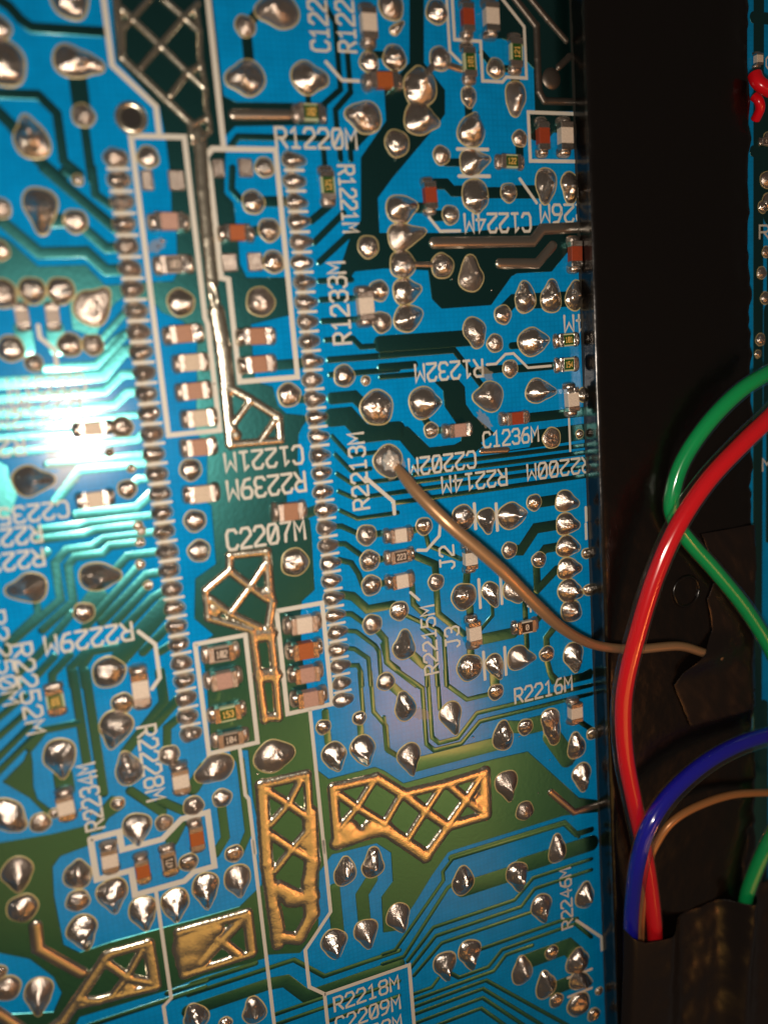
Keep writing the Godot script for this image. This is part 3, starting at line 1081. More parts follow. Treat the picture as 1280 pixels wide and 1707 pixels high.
	trace(2.15, "49.7,-41.07 49.7,-27.65")
	trace(2.29, "49.85,-16.93 49.85,-4.34")
	trace(1.99, "48.73,31.9 48.73,44.52 48.73,57.51")
	trace(1.25, "47.24,-48.34 50.98,-48.34")
	trace(1.3, "47.26,-34.6 51.11,-34.6")
	trace(0.73, "49.51,-23.69 49.51,10.31")

func board_print() -> void:
	printed_line(0.47, "-20.57,-45.44 -20.57,-40.28 -17.45,-37.19 -17.45,-34.98")
	printed_line(0.36, "-29.14,-19.8 -29.14,-18.82 -28.15,-17.77 -28.15,-16.46")
	printed_line(0.37, "-24.61,7.68 -23.3,9.16 -23.3,12.42 -24.12,13.33")
	printed_line(0.34, "-26.27,33.4 -26.27,45.09 -27.08,45.69 -27.08,48.18")
	printed_line(0.57, "-31.27,26.44 -28.72,26.44 -28.72,28.29 -25.04,28.29 -23.04,26.76 -20.58,26.76 -20.58,32.52 -22.54,32.52 -23.55,33.18 -28.17,33.18 -28.17,30.58 -31.27,30.58 -31.27,26.44")
	printed_line(0.49, "-12.09,-46.04 -12.09,-34.05")
	printed_line(0.31, "-2.09,-41.42 -0.71,-39.95 0.88,-39.95")
	printed_line(0.47, "-13.75,-33.22 -13.11,-33.91 -7.5,-33.91 -7.5,-13.88 -12.95,-13.88 -12.95,-22.92 -13.56,-23.09 -13.56,-23.77 -13.56,-32.09 -13.75,-33.22")
	printed_line(0.45, "-19.79,-34.81 -15.39,-34.81 -15.39,-19.7 -15.22,-19.11 -15.22,-9.7 -19.79,-9.7 -19.79,-34.81")
	printed_line(0.38, "-1.62,-3.65 1.07,-0.91 1.07,0.31")
	printed_line(0.45, "-11.8,8.1 -7.22,8.1 -7.22,18.67 -11.8,18.67 -11.8,8.1")
	printed_line(0.43, "-19.77,9.87 -15.04,9.87 -15.04,20.87 -19.77,20.87 -19.77,9.87")
	printed_line(0.35, "-16.81,21.05 -16.81,25.97 -16.53,26.48 -16.53,32.43")
	printed_line(0.37, "-9.52,18.79 -9.52,34.58")
	printed_line(0.36, "-16.64,30.9 -16.64,41.59 -16.64,52.41")
	printed_line(0.38, "-9.49,33.06 -9.49,41.26 -12.58,44.68 -12.58,49.03 -11.05,50.47 -11.05,54.85")
	printed_line(0.4, "-11.06,50.53 -1.34,50.53 -1.34,58.57")
	printed_line(0.28, "10.28,-47.55 10.28,-42.93 11.37,-42.01")
	printed_line(0.31, "10.84,-47.59 10.84,-44.01 13.6,-44.01 13.6,-40.49 15.75,-40.49 16.21,-40.94 18.46,-40.94 18.46,-45.58 16.12,-47.97")
	printed_line(0.35, "24.01,-37.81 18.48,-37.81 18.48,-33.25 23.81,-33.25")
	printed_line(0.33, "10.49,-34.25 13.78,-34.25")
	printed_line(0.34, "10.49,-31.77 13.8,-31.77")
	printed_line(0.29, "6.99,-27.99 8.08,-26.68 10.22,-26.68")
	printed_line(0.31, "17.19,-31.53 19,-29.24")
	printed_line(0.26, "12.38,-13.59 13.39,-13.59 14.55,-14.49 15.48,-14.49 17.09,-12.92 19.87,-12.92")
	printed_line(0.25, "21.81,-7.17 21.81,-3.71")
	printed_line(0.36, "9.97,0.51 9.97,3.14")
	printed_line(0.36, "12.5,0.85 12.5,3.68")
	printed_line(0.34, "9.96,8.64 9.96,11.72")
	printed_line(0.34, "12.55,8.64 12.55,11.74")
	printed_line(0.35, "9.99,16.7 9.99,19.79")
	printed_line(0.35, "12.57,16.68 12.57,19.8")
	printed_line(0.32, "5.96,2.14 5.78,3.28 4.25,4.56 3.29,4.41")
	printed_line(0.29, "2.15,8.68 3.02,9.63")
	printed_line(0.33, "23.52,2.72 23.52,4.21")
	printed_line(0.33, "23.44,4.55 23.44,6.23")
	printed_line(0.26, "15.69,12.57 16.37,12.88")
	printed_line(0.26, "16.01,12.19 16.01,13.26")
	printed_line(0.34, "18.61,59.66 22.01,59.66")
	printed_line(0.34, "18.6,62.24 21.9,62.24")
	printed_line(0.37, "20.16,52.45 23.56,55.88 23.56,57.65")
	marking("C2231M", -26.1, -15.58, 2, 6.11, 1.41)
	marking("R2230M", -26.7, -14.05, 2, 6.46, 1.28)
	marking("C2212M", -26.61, -12.83, 2, 6.85, 1.28)
	marking("R2233M", -31.59, -10.71, 2, 6.47, 1.37)
	marking("C2235M", -28.93, -4.98, 2, 6.69, 1.37)
	marking("R2237M", -31.36, -3.21, 2, 6.55, 1.42)
	marking("R2238M", -31.47, -1.12, 2, 6.65, 1.43)
	marking("R2229M", -25.11, 6.71, 2, 7.38, 1.6)
	marking("R2252M", -35.01, 6.92, 1, 8.3, 1.46)
	marking("R2250M", -36.48, 3.72, 1, 8.43, 1.26)
	marking("R2234M", -29.95, 25.62, 3, 6.49, 1.54)
	marking("R2228M", -25.91, 16.74, 1, 7.45, 1.64)
	marking("C1220M", -1.65, -42.3, 3, 6.39, 1.65)
	marking("R1222M", 0.89, -42.37, 3, 6.47, 1.63)
	marking("R1220M", -7.4, -34.12, 0, 7.61, 1.65)
	marking("R1221M", -1.78, -32.64, 1, 5.89, 1.5)
	marking("R1233M", -1.95, -16.63, 3, 7.47, 1.7)
	marking("C1221M", -7.71, -7.49, 2, 7.4, 1.67)
	marking("R2239M", -7.73, -4.96, 2, 7.44, 1.78)
	marking("R2213M", -1.51, -0.61, 3, 7.48, 1.61)
	marking("C2207M", -15.76, 1.46, 0, 7.51, 1.84)
	marking("R2218M", -10.14, 52.98, 0, 7.4, 1.65)
	marking("C2209M", -10.19, 55.45, 0, 7.43, 1.66)
	marking("R2208M", -10.23, 57.91, 0, 7.43, 1.67)
	marking("C1224M", 18.21, -28.23, 2, 7.45, 1.73)
	marking("R1226M", 27.65, -29.04, 2, 8.3, 1.74)
	marking("R1234M", 30.43, -17.94, 2, 8.76, 1.73)
	marking("R1232M", 11.86, -14.13, 2, 7.47, 1.66)
	marking("C1236M", 11.42, -5.21, 0, 6.56, 1.53)
	marking("C2202M", 10.44, -4.95, 2, 7.46, 1.66)
	marking("R2214M", 13.94, -2.69, 2, 7.49, 1.65)
	marking("R2200M", 24.31, -2.81, 2, 7.91, 1.63)
	marking("J2", 7.26, 6.93, 3, 2.48, 1.58)
	marking("J3", 7.26, 15.47, 3, 2.29, 1.59)
	marking("R2215M", 4.62, 17.83, 3, 7.4, 1.53)
	marking("R2216M", 13.49, 23.36, 0, 7.37, 1.67)
	marking("R2246M", 19.61, 53.01, 3, 7.79, 1.46)
	marking("C1227M", 48.86, -43.25, 0, 10.25, 1.2)
	marking("R1727M", 47.98, -25.2, 0, 10.64, 1.41)
	marking("M1301R", 48.54, 1.63, 0, 10.81, 1.44)

func solder_work() -> void:
	joint(-23.18, -45.01, 1.43)
	joint(-28.89, -40.06, 1.74)
	joint(-28.8, -42.61, 0.92)
	joint(-23.82, -40.42, 1.27, 2.05, 0.26, 0.58, "c")
	joint(-23.34, -36.33, 0.89)
	joint(-27.52, -34.23, 1.35, -0.26, -1.5, 0.51, "t")
	joint(-18.6, -33.18, 0.88)
	joint(-30.63, -29.11, 0.78)
	joint(-27.6, -29.45, 1.32, -0.08, 1.81, 0.59, "t")
	joint(-25.09, -28.05, 0.95)
	joint(-31.24, -25.85, 0.79)
	joint(-31.5, -22.47, 1.16)
	joint(-29.19, -22.63, 1.06)
	joint(-26.98, -22.54, 1.08)
	joint(-24.79, -21, 1.45, 1.18, -1.13, 0.52, "f")
	joint(-24.46, -31.32, 0.44)
	joint(-17.34, -21.12, 1.17)
	joint(-31.49, -18.07, 1.06)
	joint(-26.91, -18.1, 0.97)
	joint(-25.07, -17.98, 0.86)
	joint(-29.9, -16.79, 0.7)
	joint(-31.74, -7.05, 1.3, 1.62, 0.13, 0.52, "t")
	joint(-23.59, -10.84, 0.88)
	joint(-23.89, -5.37, 0.8)
	joint(-24.94, -8.68, 0.35)
	joint(-23.32, -7.15, 0.36)
	joint(-32.81, 2.13, 1.31, -1.4, 0.04, 0.67, "t")
	joint(-27.57, 2.02, 1.31, 1.6, 0.19, 0.62, "t")
	joint(-28.92, 5.08, 0.89)
	joint(-23.4, -2, 0.39)
	joint(-23.19, -1.49, 0.39)
	joint(-23.43, -0.47, 0.4)
	joint(-23.68, 1.55, 0.4)
	joint(-23.24, 3.56, 0.4)
	joint(-27.6, 10.95, 1.43)
	joint(-26.84, 14.1, 0.94)
	joint(-27.65, 16.09, 1.45, -0.59, 1.81, 0.38, "t")
	joint(-32.72, 17.63, 1.41, 0.04, 2.1, 0.37, "t")
	joint(-27.07, 20.82, 1.26, -0.15, -1.55, 0.53, "t")
	joint(-37.9, 22.01, 1.45, 0.97, 1.36, 0.69, "c")
	joint(-35.18, 23.65, 0.88)
	joint(-33.89, 23.08, 0.46)
	joint(-28.5, 23.64, 0.62)
	joint(-23.4, 20.08, 0.94)
	joint(-21.81, 25.76, 0.97)
	joint(-24.69, 26.69, 0.8)
	joint(-27.13, 26.31, 1.3, -0.08, 1.79, 0.27, "t")
	joint(-37.69, 27.69, 1.34, -0.1, 1.8, 0.37, "t")
	joint(-37.76, 31.35, 1.32)
	joint(-32.83, 29.71, 1.25, 0.16, -1.17, 0.44, "c")
	joint(-33.16, 32.14, 1.04)
	joint(-33.21, 35.03, 1.35, 0.15, 1.98, 0.39, "t")
	joint(-30.13, 32.23, 1.39, -0.04, 1.91, 0.33, "t")
	joint(-27.71, 34.88, 1.32, 0.11, 2.09, 0.31, "t")
	joint(-24.67, 35.04, 1.35, -0.09, 1.96, 0.32, "t")
	joint(-37.64, 39.95, 1.27, -0.32, 2.24, 0.38, "t")
	joint(-40.17, 38.74, 1.19)
	joint(-40.63, 36.92, 0.72)
	joint(-22.94, 31.4, 0.89)
	joint(-5.78, -45.43, 1.52, -1.71, 0.12, 0.68, "c")
	joint(-9.11, -43.95, 0.88)
	joint(-9.28, -39.79, 1.46, -1.42, 0.19, 0.67, "c")
	joint(-4.08, -40.01, 1.37, 1.48, 0.07, 0.64, "c")
	joint(1.39, -36.83, 1.44, -1.45, -0.23, 0.65, "c")
	joint(2.04, -41.62, 0.9)
	joint(-8.66, -32.43, 0.84)
	joint(-9.98, -29.48, 1)
	joint(-8.79, -27.08, 0.99)
	joint(-8.69, -24.3, 0.98)
	joint(-10.26, -20.86, 1.29)
	joint(0.54, -25.41, 1.03)
	joint(1.27, -21.36, 0.96)
	joint(1.32, -18.41, 0.97)
	joint(-8.46, -12.31, 1.08)
	joint(-2.92, -13.65, 1.02)
	joint(-0.79, -13.03, 0.44)
	joint(0.13, -10.34, 1.68)
	joint(-18.24, -6.41, 0.97)
	joint(-18.42, -1.72, 0.99)
	joint(-18.37, 1.11, 1)
	joint(-9.53, 3.61, 1.35)
	joint(-2.03, 2.04, 1.02)
	joint(-1.93, 4.66, 1.03)
	joint(-1.98, 7.21, 1.03)
	joint(-2.24, 11.25, 1.01)
	joint(-19.06, 22.43, 1.45, -1.66, 0.48, 0.72, "c")
	joint(-19.05, 25.69, 0.92)
	joint(-13.82, 22.69, 1.71, 1.71, -0.08, 0.75, "c")
	joint(-8.31, 20.9, 0.77)
	joint(-4.47, 20.86, 0.72)
	joint(-7.51, 24.04, 1.29, 0.32, 1.66, 0.37, "t")
	joint(-4.41, 24.11, 1.35, 0.33, 1.77, 0.38, "t")
	joint(-1.31, 17.58, 0.95)
	joint(-7.56, 37.55, 1.24, 0.23, -1.49, 0.53, "t")
	joint(-4.45, 37.7, 1.23, 0.18, -1.62, 0.65, "t")
	joint(-9.46, 44.76, 1.4, 0.11, 1.65, 0.54, "t")
	joint(-5.88, 44.69, 1.32, 0.23, 1.91, 0.4, "t")
	joint(-18.56, 31.8, 0.88)
	joint(-21.67, 34.29, 1.32, -0.05, 2.42, 0.29, "t")
	joint(-18.54, 34.43, 1.35, 0.1, 1.97, 0.3, "t")
	joint(-18.45, 49.88, 1.21, -0.11, -1.26, 0.69, "t")
	joint(-24.17, 48.26, 1.25, -0.18, -1.16, 0.66, "t")
	joint(-21.48, 49.89, 0.68)
	joint(4.64, -46.48, 1.19, -0.54, -0.1, 0.58, "c")
	joint(9.19, -46.31, 1.08)
	joint(4.59, -42.09, 1.12)
	joint(4.79, -44.47, 0.44, 0.85, -0.66, 0.2, "t")
	joint(9.22, -42.25, 1.06)
	joint(6.96, -39.57, 1.69, 0.09, -1.19, 0.76, "c")
	joint(6.59, -36.9, 1.49, 1.63, 0.24, 0.52, "c")
	joint(4.22, -34.66, 1.21)
	joint(15.12, -41.69, 0.92)
	joint(12.02, -39.13, 0.81, 0.03, 0.79, 0.38, "c")
	joint(17.19, -39.46, 1.16, -0.17, 1.47, 0.65, "t")
	joint(12.06, -35.82, 1.42, 0.52, -1.32, 0.47, "c")
	joint(11.87, -33.04, 1.28, 1.68, -0.31, 0.41, "t")
	joint(8.76, -33.66, 0.86)
	joint(17.41, -35.34, 0.79)
	joint(3.98, -28.75, 1.32, 1.42, -0.28, 0.55, "t")
	joint(12.11, -30.03, 1.48, 0.09, 1.27, 0.52, "c")
	joint(15.85, -30.24, 0.91)
	joint(20.22, -31.31, 1.27, -0.18, 1.61, 0.64, "t")
	joint(23.05, -31.16, 1.07, 0.03, 1.48, 0.62, "t")
	joint(9.3, -28.19, 0.89)
	joint(3.85, -26.21, 1.3, 2.36, -0.47, 0.37, "t")
	joint(3.9, -23.71, 1.31)
	joint(8.09, -23.43, 1.19)
	joint(11.14, -22.18, 1.35, 0.01, -1.53, 0.69, "t")
	joint(3.94, -21.18, 1.26, 1.27, -0.17, 0.47, "t")
	joint(3.9, -18.62, 1.3, 1.35, -0.49, 0.48, "t")
	joint(17.18, -19.75, 1.24, 0.07, -1.34, 0.62, "t")
	joint(20.2, -19.61, 1.26, 0.21, -1.44, 0.63, "t")
	joint(23.01, -19.57, 1.11, 0.26, -1.37, 0.61, "t")
	joint(14.51, -18.45, 0.94)
	joint(11.16, -17.14, 1.24, 0.29, 1.12, 0.74, "c")
	joint(13.42, -15.66, 0.89)
	joint(17.61, -15.52, 1.47, 1.82, -0.08, 0.46, "t")
	joint(15.02, -12.99, 0.87)
	joint(12.54, -10.35, 1.52, -1.37, -0.04, 0.62, "c")
	joint(18, -10.46, 1.28, 2.07, 0.17, 0.39, "t")
	joint(23.77, -9.55, 0.78)
	joint(5.04, -10.37, 1.56, 1.64, 0.15, 0.33, "c")
	joint(5.7, -7.6, 0.77)
	joint(19.59, -5.35, 1.1, 0, 0, 1.1, "f")
	joint(23.09, -5.42, 0.48)
	joint(0.85, -5.1, 1.5, 0.19, 0.82, 0.98, "c")
	joint(0.92, -4.93, 0.82, 0.73, 0.48, 0.42, "p")
	joint(0.54, -5.37, 0.49)
	joint(17.09, 1.31, 0.88)
	joint(20.85, 1.64, 1.17, 1.3, 0.44, 0.53, "t")
	joint(8.62, 1.76, 1.3)
	joint(11.28, 2.13, 1.03, 0.14, 1.3, 0.46, "t")
	joint(14.12, 2.36, 1.45, 1.78, -0.01, 0.36, "t")
	joint(20.84, 4.18, 1.21, 1.31, 0.37, 0.53, "c")
	joint(20.82, 6.68, 1.22, 1.32, 0.29, 0.53, "c")
	joint(20.81, 9.21, 1.23, 1.38, 0.13, 0.54, "c")
	joint(20.9, 11.77, 1.36, 1.37, 0.51, 0.54, "c")
	joint(21.1, 14.11, 1.25, 0.81, 0.52, 0.59, "c")
	joint(4.18, 2.05, 0.89)
	joint(13.81, 6.04, 0.88)
	joint(17.35, 7.66, 0.86)
	joint(5.07, 8.08, 0.87)
	joint(0.78, 10.38, 0.99)
	joint(8.13, 10.16, 1.43)
	joint(11.25, 10.09, 1, 0.61, 1.61, 0.36, "t")
	joint(13.94, 10.47, 1.15, 0.82, 1.04, 0.56, "c")
	joint(8.26, 18.06, 1.47)
	joint(11.23, 18.23, 1.05, 0.6, 1.68, 0.34, "t")
	joint(14.18, 18.2, 1.37, 1.82, 0.38, 0.34, "t")
	joint(17.8, 18.48, 0.89)
	joint(21.19, 19.17, 1.31, 0.27, 1.95, 0.4, "t")
	joint(0.98, 14.44, 1.22, 0.2, -1.42, 0.56, "t")
	joint(23.41, 7.9, 0.58)
	joint(23.49, 12.13, 0.63)
	joint(11.22, 21.5, 0.91)
	joint(0.63, 21.08, 1.2, -0.15, -1.54, 0.57, "t")
	joint(5.67, 22.67, 1.28, 0.43, 2.24, 0.33, "t")
	joint(0.58, 26.18, 1.3, 0.21, 2.24, 0.22, "t")
	joint(11.77, 27.13, 1.31, 0.03, -1.5, 0.69, "t")
	joint(14.63, 26.41, 0.94)
	joint(17.83, 26.22, 1.23, 0.42, 2.51, 0.76, "c")
	joint(21.11, 30.61, 1.23, -0.05, -1.39, 0.61, "c")
	joint(21.69, 33.84, 1.24, 0.09, 1.93, 0.46, "t")
	joint(11.86, 32.3, 1.41, 0.29, 2.21, 0.23, "t")
	joint(13.97, 36.39, 1.12)
	joint(17.96, 42.87, 1.21, 0.09, -1.81, 0.58, "t")
	joint(-2.16, 44.14, 1.38, 0.42, 1.99, 0.34, "t")
	joint(5.79, 42.87, 1.37, 0.11, -1.63, 0.55, "t")
	joint(12.52, 43.72, 1.38, 0.34, 2.03, 0.45, "t")
	joint(15.51, 48.88, 1.38, 0.21, 2.16, 0.25, "t")
	joint(6.01, 51.45, 1.4, 0.19, 2.22, 0.3, "t")
	joint(2.89, 51.84, 1.38, 0.16, 2.09, 0.24, "t")
	joint(12.52, 56.74, 1.37, 0.09, -1.66, 0.63, "t")
	joint(16.59, 55.46, 0.9)
	joint(15.6, 59.82, 1.4, -0.13, -1.67, 0.6, "t")
	joint(16.93, 62.07, 0.92)
	joint(20.03, 58, 1.54, 0.16, -1.13, 0.75, "c")
	joint(20.03, 60.51, 1.24, 1.68, 0.85, 0.35, "t")
	joint(20, 63.81, 1.56)
	joint(21.44, 49.83, 1.3, 0.14, -1.39, 0.65, "t")
	joint(22.07, 66.08, 0.85)
	joint(22.97, 63.14, 0.51)
	joint(23.28, 29.33, 0.7)
	joint(48.35, -21.39, 0.69)
	joint(48.9, -18.54, 0.7)
	joint(48.2, -13.87, 0.71)
	joint(49.01, -31.55, 0.9)
	joint(49.29, -29.22, 0.91)
	joint(47.84, -12.24, 0.47)
	joint(49.25, -35.9, 0.74)
	joint(49.05, -23.7, 0.62)
	joint(48.5, -28.64, 0.68)
	pin_row(-21.17, -33.08, 30, 1.778, .55)
	pin_row(-6.01, -33.08, 30, 1.778, 1.0)
	bar(1.28, "-36.99,33.47 -37.11,35.73 -33.88,39.42")
	bar(1.23, "-41.46,40.65 -39.67,43.12")
	bar(1.01, "-10.88,-36.75 -6.08,-36.89")
	bar(0.69, "7.36,-40.5 8.87,-42.03 11.67,-41.39")
	bar(0.6, "4.48,-23.69 7.5,-23.57")
	bar(1.21, "7.4,-25.62 18.33,-25.53 19.52,-26.68 25.87,-26.85")
	bar(1.1, "14.45,-23.46 18.78,-23.33 20.66,-25.01")
	bar(0.7, "11.21,-4.84 14.15,-4.68")
	bar(0.92, "17.49,35.1 20.44,38.43 23.52,38.44")
	pad_lump(-18.91, -31.27, 1.04, 1.69)
	pad_lump(-16.48, -31.28, 1.39, 1.72)
	pad_lump(-12.78, -32.27, 1.08, 1.56)
	pad_lump(-10.38, -32.35, 1.31, 1.58)
	pad_lump(-12.7, -24.35, 1.39, 1.6)
	pad_lump(-10.4, -24.35, 1.39, 1.63)
	eyelet(-19.57, -36.25, 1.33, 0.79)
	bead(3.9, -33.23, 0.12)
	bead(-15.26, -13.88, 0.1)
	bead(-15.4, 24.08, 0.09)
	bead(8.15, 25.99, 0.1)
	bead(13.73, 27.29, 0.1)
	bead(8.98, -22.11, 0.09)
	bead(-18.26, -26.32, 0.17)
	bead(-18.67, -25.88, 0.14)
	bead(-33.88, 23.13, 0.2)
	bead(-32.97, 23.16, 0.16)
	bead(-31.74, 23.26, 0.16)
	bead(-30.9, 23.92, 0.13)
	bead(-30.24, 24.53, 0.12)
	bead(-32.36, 17.33, 0.1)
	bead(13.3, -20.89, 0.1)
	bead(15.8, 34.67, 0.07)
	bead(1.53, 30.69, 0.07)
	bead(-24.65, -9.03, 0.13)
	bead(-23.2, -7, 0.12)
	bead(17.49, 31.06, 0.07)
	film(12.23, -12.74, 0.9, 0.5, 0.8)
	film(11.66, -8.03, 1.1, 0.5, 0.9)
	film(-18.77, -25.94, 0.8, 0.5, -0.5)
	film(-28.08, -8.52, 2.2, 1.1, 0.1)
	film(-29.04, -6.81, 1.6, 0.8, -0.2)
	film(1.32, -4.28, 1.3, 1.1, 0.3)
	film(2.21, 21.96, 1.2, 0.6, 0.5)
	crust(0.72, -5.14, .8)

func lattices() -> void:
	lattice("tinned_lattice", "tinned copper lattice with crossed bars above the left pin rows", "-19.57,-45.41,-19.55,-42.81,0.35 -19.55,-42.81,-19.72,-40.94,0.35 -19.72,-40.94,-14.73,-35.99,0.35 -14.73,-35.99,-14.7,-34.94,0.35 -16.88,-45.54,-19.28,-43.18,0.28 -19.16,-44.6,-14.42,-39.96,0.31 -14.42,-39.88,-13.36,-38.89,0.28 -15.81,-45.61,-14.21,-44.29,0.33 -14.21,-44.29,-13.15,-43.33,0.33 -12.98,-45.46,-14.2,-44.36,0.29 -14.2,-44.36,-16.4,-42.13,0.29 -16.4,-42.13,-18.32,-40.15,0.29 -13.23,-40.68,-14.49,-39.96,0.3 -14.49,-39.96,-16.12,-38.12,0.3 -13.16,-36.49,-14.43,-35.85,0.29 -13.19,-45.01,-13.11,-43.34,0.26 -13.11,-43.34,-13.32,-40.9,0.26 -13.32,-40.9,-13.21,-40.16,0.26 -13.21,-40.16,-13.13,-38.75,0.26 -13.13,-38.75,-13.26,-36.94,0.26 -13.26,-36.94,-13.12,-36.11,0.26 -13.12,-36.11,-13.13,-35.35,0.26 -13.13,-35.35,-13.84,-34.73,0.26 -13.84,-34.73,-14.77,-34.33,0.26", "")
	lattice("tinned_bar", "long narrow tinned bar running down between the two pin rows", "-14.19,-35.17,-14.09,-34.3,0.59 -14.09,-34.3,-14.3,-30.36,0.59 -14.3,-30.36,-14.35,-26.34,0.59 -14.35,-26.34,-14.39,-22.76,0.59 -14.5,-22.77,-14.24,-22.24,0.26 -14.24,-22.24,-14.15,-21.2,0.26 -14.15,-21.2,-14.27,-20.16,0.26 -14.71,-22.78,-14.72,-21.74,0.26 -14.72,-21.74,-14.5,-20.44,0.26 -14.32,-20.17,-14.09,-16.99,0.75 -14.09,-16.99,-14.08,-13.24,0.75", "")
	lattice("tinned_lattice", "small tinned lattice above the marking C1221M", "-14.19,-15.1,-14.3,-13.11,0.55 -14.3,-13.11,-14.33,-10.73,0.55 -14.33,-10.73,-14.36,-8.33,0.55 -14.01,-13.5,-12.1,-12.2,0.44 -12.1,-12.2,-9.76,-10.42,0.44 -9.64,-10.34,-9.7,-8.2,0.42 -9.71,-8.17,-14.3,-8.29,0.38 -12.11,-12.14,-13.78,-10.26,0.35 -10.04,-10.08,-11.53,-8.39,0.36", "-13.78,-9.11,0.54,0.8 -14.08,-9.75,0.54,1.1")
	lattice("tinned_lattice", "tinned lattice with two slots below the marking C2207M", "-15.63,1.99,-12.11,2.16,0.43 -12.11,2.16,-12.24,6.24,0.48 -12.24,6.24,-12.09,7.16,0.48 -12.09,7.16,-12.73,9.52,0.48 -15.63,1.99,-15.76,3.32,0.41 -15.79,3.37,-18.22,4.92,0.41 -18.22,4.92,-18.27,7.58,0.38 -18.27,7.58,-14.43,9.48,0.43 -15.7,3.55,-13.98,5.38,0.44 -13.98,5.38,-12.6,6.73,0.44 -12.52,3.41,-13.96,5.16,0.39 -13.96,5.16,-16.2,7.53,0.39 -17.85,5.8,-16.26,7.52,0.42 -16.26,7.52,-13.65,9.35,0.42 -14.33,9.56,-14.21,13.56,0.45 -14.21,13.56,-14.11,18.8,0.45 -12.57,9.55,-12.58,13.9,0.45 -12.58,13.9,-12.71,18.9,0.45 -14.06,14.16,-12.53,14.49,0.76 -13.84,10.1,-12.64,10.22,0.82 -14.08,18.51,-12.75,18.71,0.53", "-17.56,6.84,0.8,0.8 -12.76,6.15,0.66,0.8")
	lattice("tinned_lattice", "long golden tinned lattice beside the printed line above R2218M", "-15.25,25.38,-10.55,25.48,0.58 -15.1,25.43,-15.49,33.85,0.7 -15.49,33.85,-15.37,38.58,0.7 -15.37,38.58,-15.28,43.05,0.7 -10.49,25.5,-10.68,29.98,0.48 -10.59,29.74,-10.89,35.28,0.87 -10.89,35.28,-11.39,37.16,0.87 -11.39,37.16,-11.51,40.97,0.87 -14.88,25.87,-12.67,28.1,0.5 -12.67,28.1,-10.88,30.05,0.5 -11.22,25.95,-12.67,28.1,0.47 -12.67,28.1,-14.69,29.74,0.47 -14.8,30.82,-12.8,33.01,0.53 -12.8,33.01,-10.72,34.92,0.53 -10.75,31.29,-12.95,33.17,0.49 -12.95,33.17,-14.8,34.86,0.49 -14.7,36.91,-12.87,38.59,0.95 -12.87,38.59,-11.37,38.95,0.95 -15.25,42.17,-13.08,43.21,0.72 -11.43,40.86,-12.91,42.85,0.78 -15.2,39.31,-15.05,41.41,0.71", "-11.27,32.74,1.03,0.8 -13.49,38.52,0.9,1")
	lattice("tinned_lattice", "wide golden tinned lattice with a dark solder puddle at one corner", "-7.92,27.63,-3.17,27.8,0.58 -3.17,27.8,-0.44,30.38,0.64 -0.44,30.38,4.48,30.58,0.59 4.48,30.58,9.27,30.44,0.61 9.27,30.44,9.12,35.47,0.76 9.11,35.55,4.46,35.56,0.64 4.46,35.56,1.64,38.34,0.68 1.64,38.34,-2.65,33.82,0.78 -2.65,33.82,-3.58,33.54,0.89 -3.58,33.54,-8.04,33.75,0.89 -7.97,27.61,-8.04,33.75,0.6 -7.47,28.45,-5.65,30.38,0.51 -5.65,30.38,-2.75,33.14,0.51 -3.58,28.09,-5.67,30.53,0.52 -5.67,30.53,-7.67,32.19,0.52 -0.78,30.61,-2.75,33.14,0.53 -0.14,30.63,1.97,33.01,0.6 1.97,33.01,4.3,35.35,0.6 4.14,30.65,1.97,33.01,0.55 1.97,33.01,-0.2,35.52,0.55 4.97,30.79,6.85,33.05,0.57 6.85,33.05,8.8,34.95,0.57 8.72,30.88,6.85,33.05,0.63 6.85,33.05,4.64,35.28,0.63", "-6.96,32.87,1.47,1 8.54,33.69,1.19,0.7 -4.33,33,0.95,0.9")
	lattice("tinned_lattice", "small tinned lattice half flooded by a smooth solder puddle", "-24.7,38.39,-18.06,38.59,0.56 -17.99,38.62,-18,42.95,0.59 -24.68,43.05,-18.02,43.11,0.52 -24.7,38.39,-24.75,43.03,0.56 -21.05,40.42,-19.42,42.61,0.55 -18.48,38.95,-23.05,42.31,0.68", "-23.61,40.18,1.99,1.5 -22.5,39.49,1.53,1.5 -24.08,41.68,1.38,1.4 -21.35,39.14,1,1.3")
	lattice("tinned_lattice", "golden tinned lattice whose bar runs off to the lower corner", "-31.65,38.71,-30.9,38.42,0.53 -30.9,38.42,-27.77,38.55,0.53 -27.65,38.59,-27.56,43.24,0.63 -31.39,38.53,-34.46,42.03,0.61 -34.46,42.03,-36.1,43.8,0.61 -36.1,43.8,-37.32,44.3,0.61 -34.46,42.03,-32.69,42.93,0.44 -32.69,42.93,-31.84,42.83,0.44 -34.31,42.66,-31.61,42.92,0.51 -31.61,42.92,-27.63,43.35,0.51 -31.5,39.33,-29.86,41.5,0.49 -29.86,41.5,-27.93,42.73,0.49 -28.26,39.02,-29.96,41.32,0.46 -29.96,41.32,-31.34,42.66,0.46", "-30,42.6,0.78,0.7")
	lattice("tinned_lattice", "dark tinned lattice in the shaded copper beside the black cover strip", "17.38,-48.27,19.86,-45.75,0.36 19.86,-45.75,19.82,-42.77,0.36 19.82,-42.77,19.85,-39.76,0.36 19.85,-39.76,20.41,-38.92,0.36 20.41,-38.92,26.14,-38.99,0.36 19.19,-48.29,21.16,-46.42,0.32 21.16,-46.42,23.19,-44.63,0.32 22.24,-42.16,23.58,-43.2,0.34 25.37,-48.86,25.76,-39.36,0.38", "21.34,-41.03,1.02,0.9")

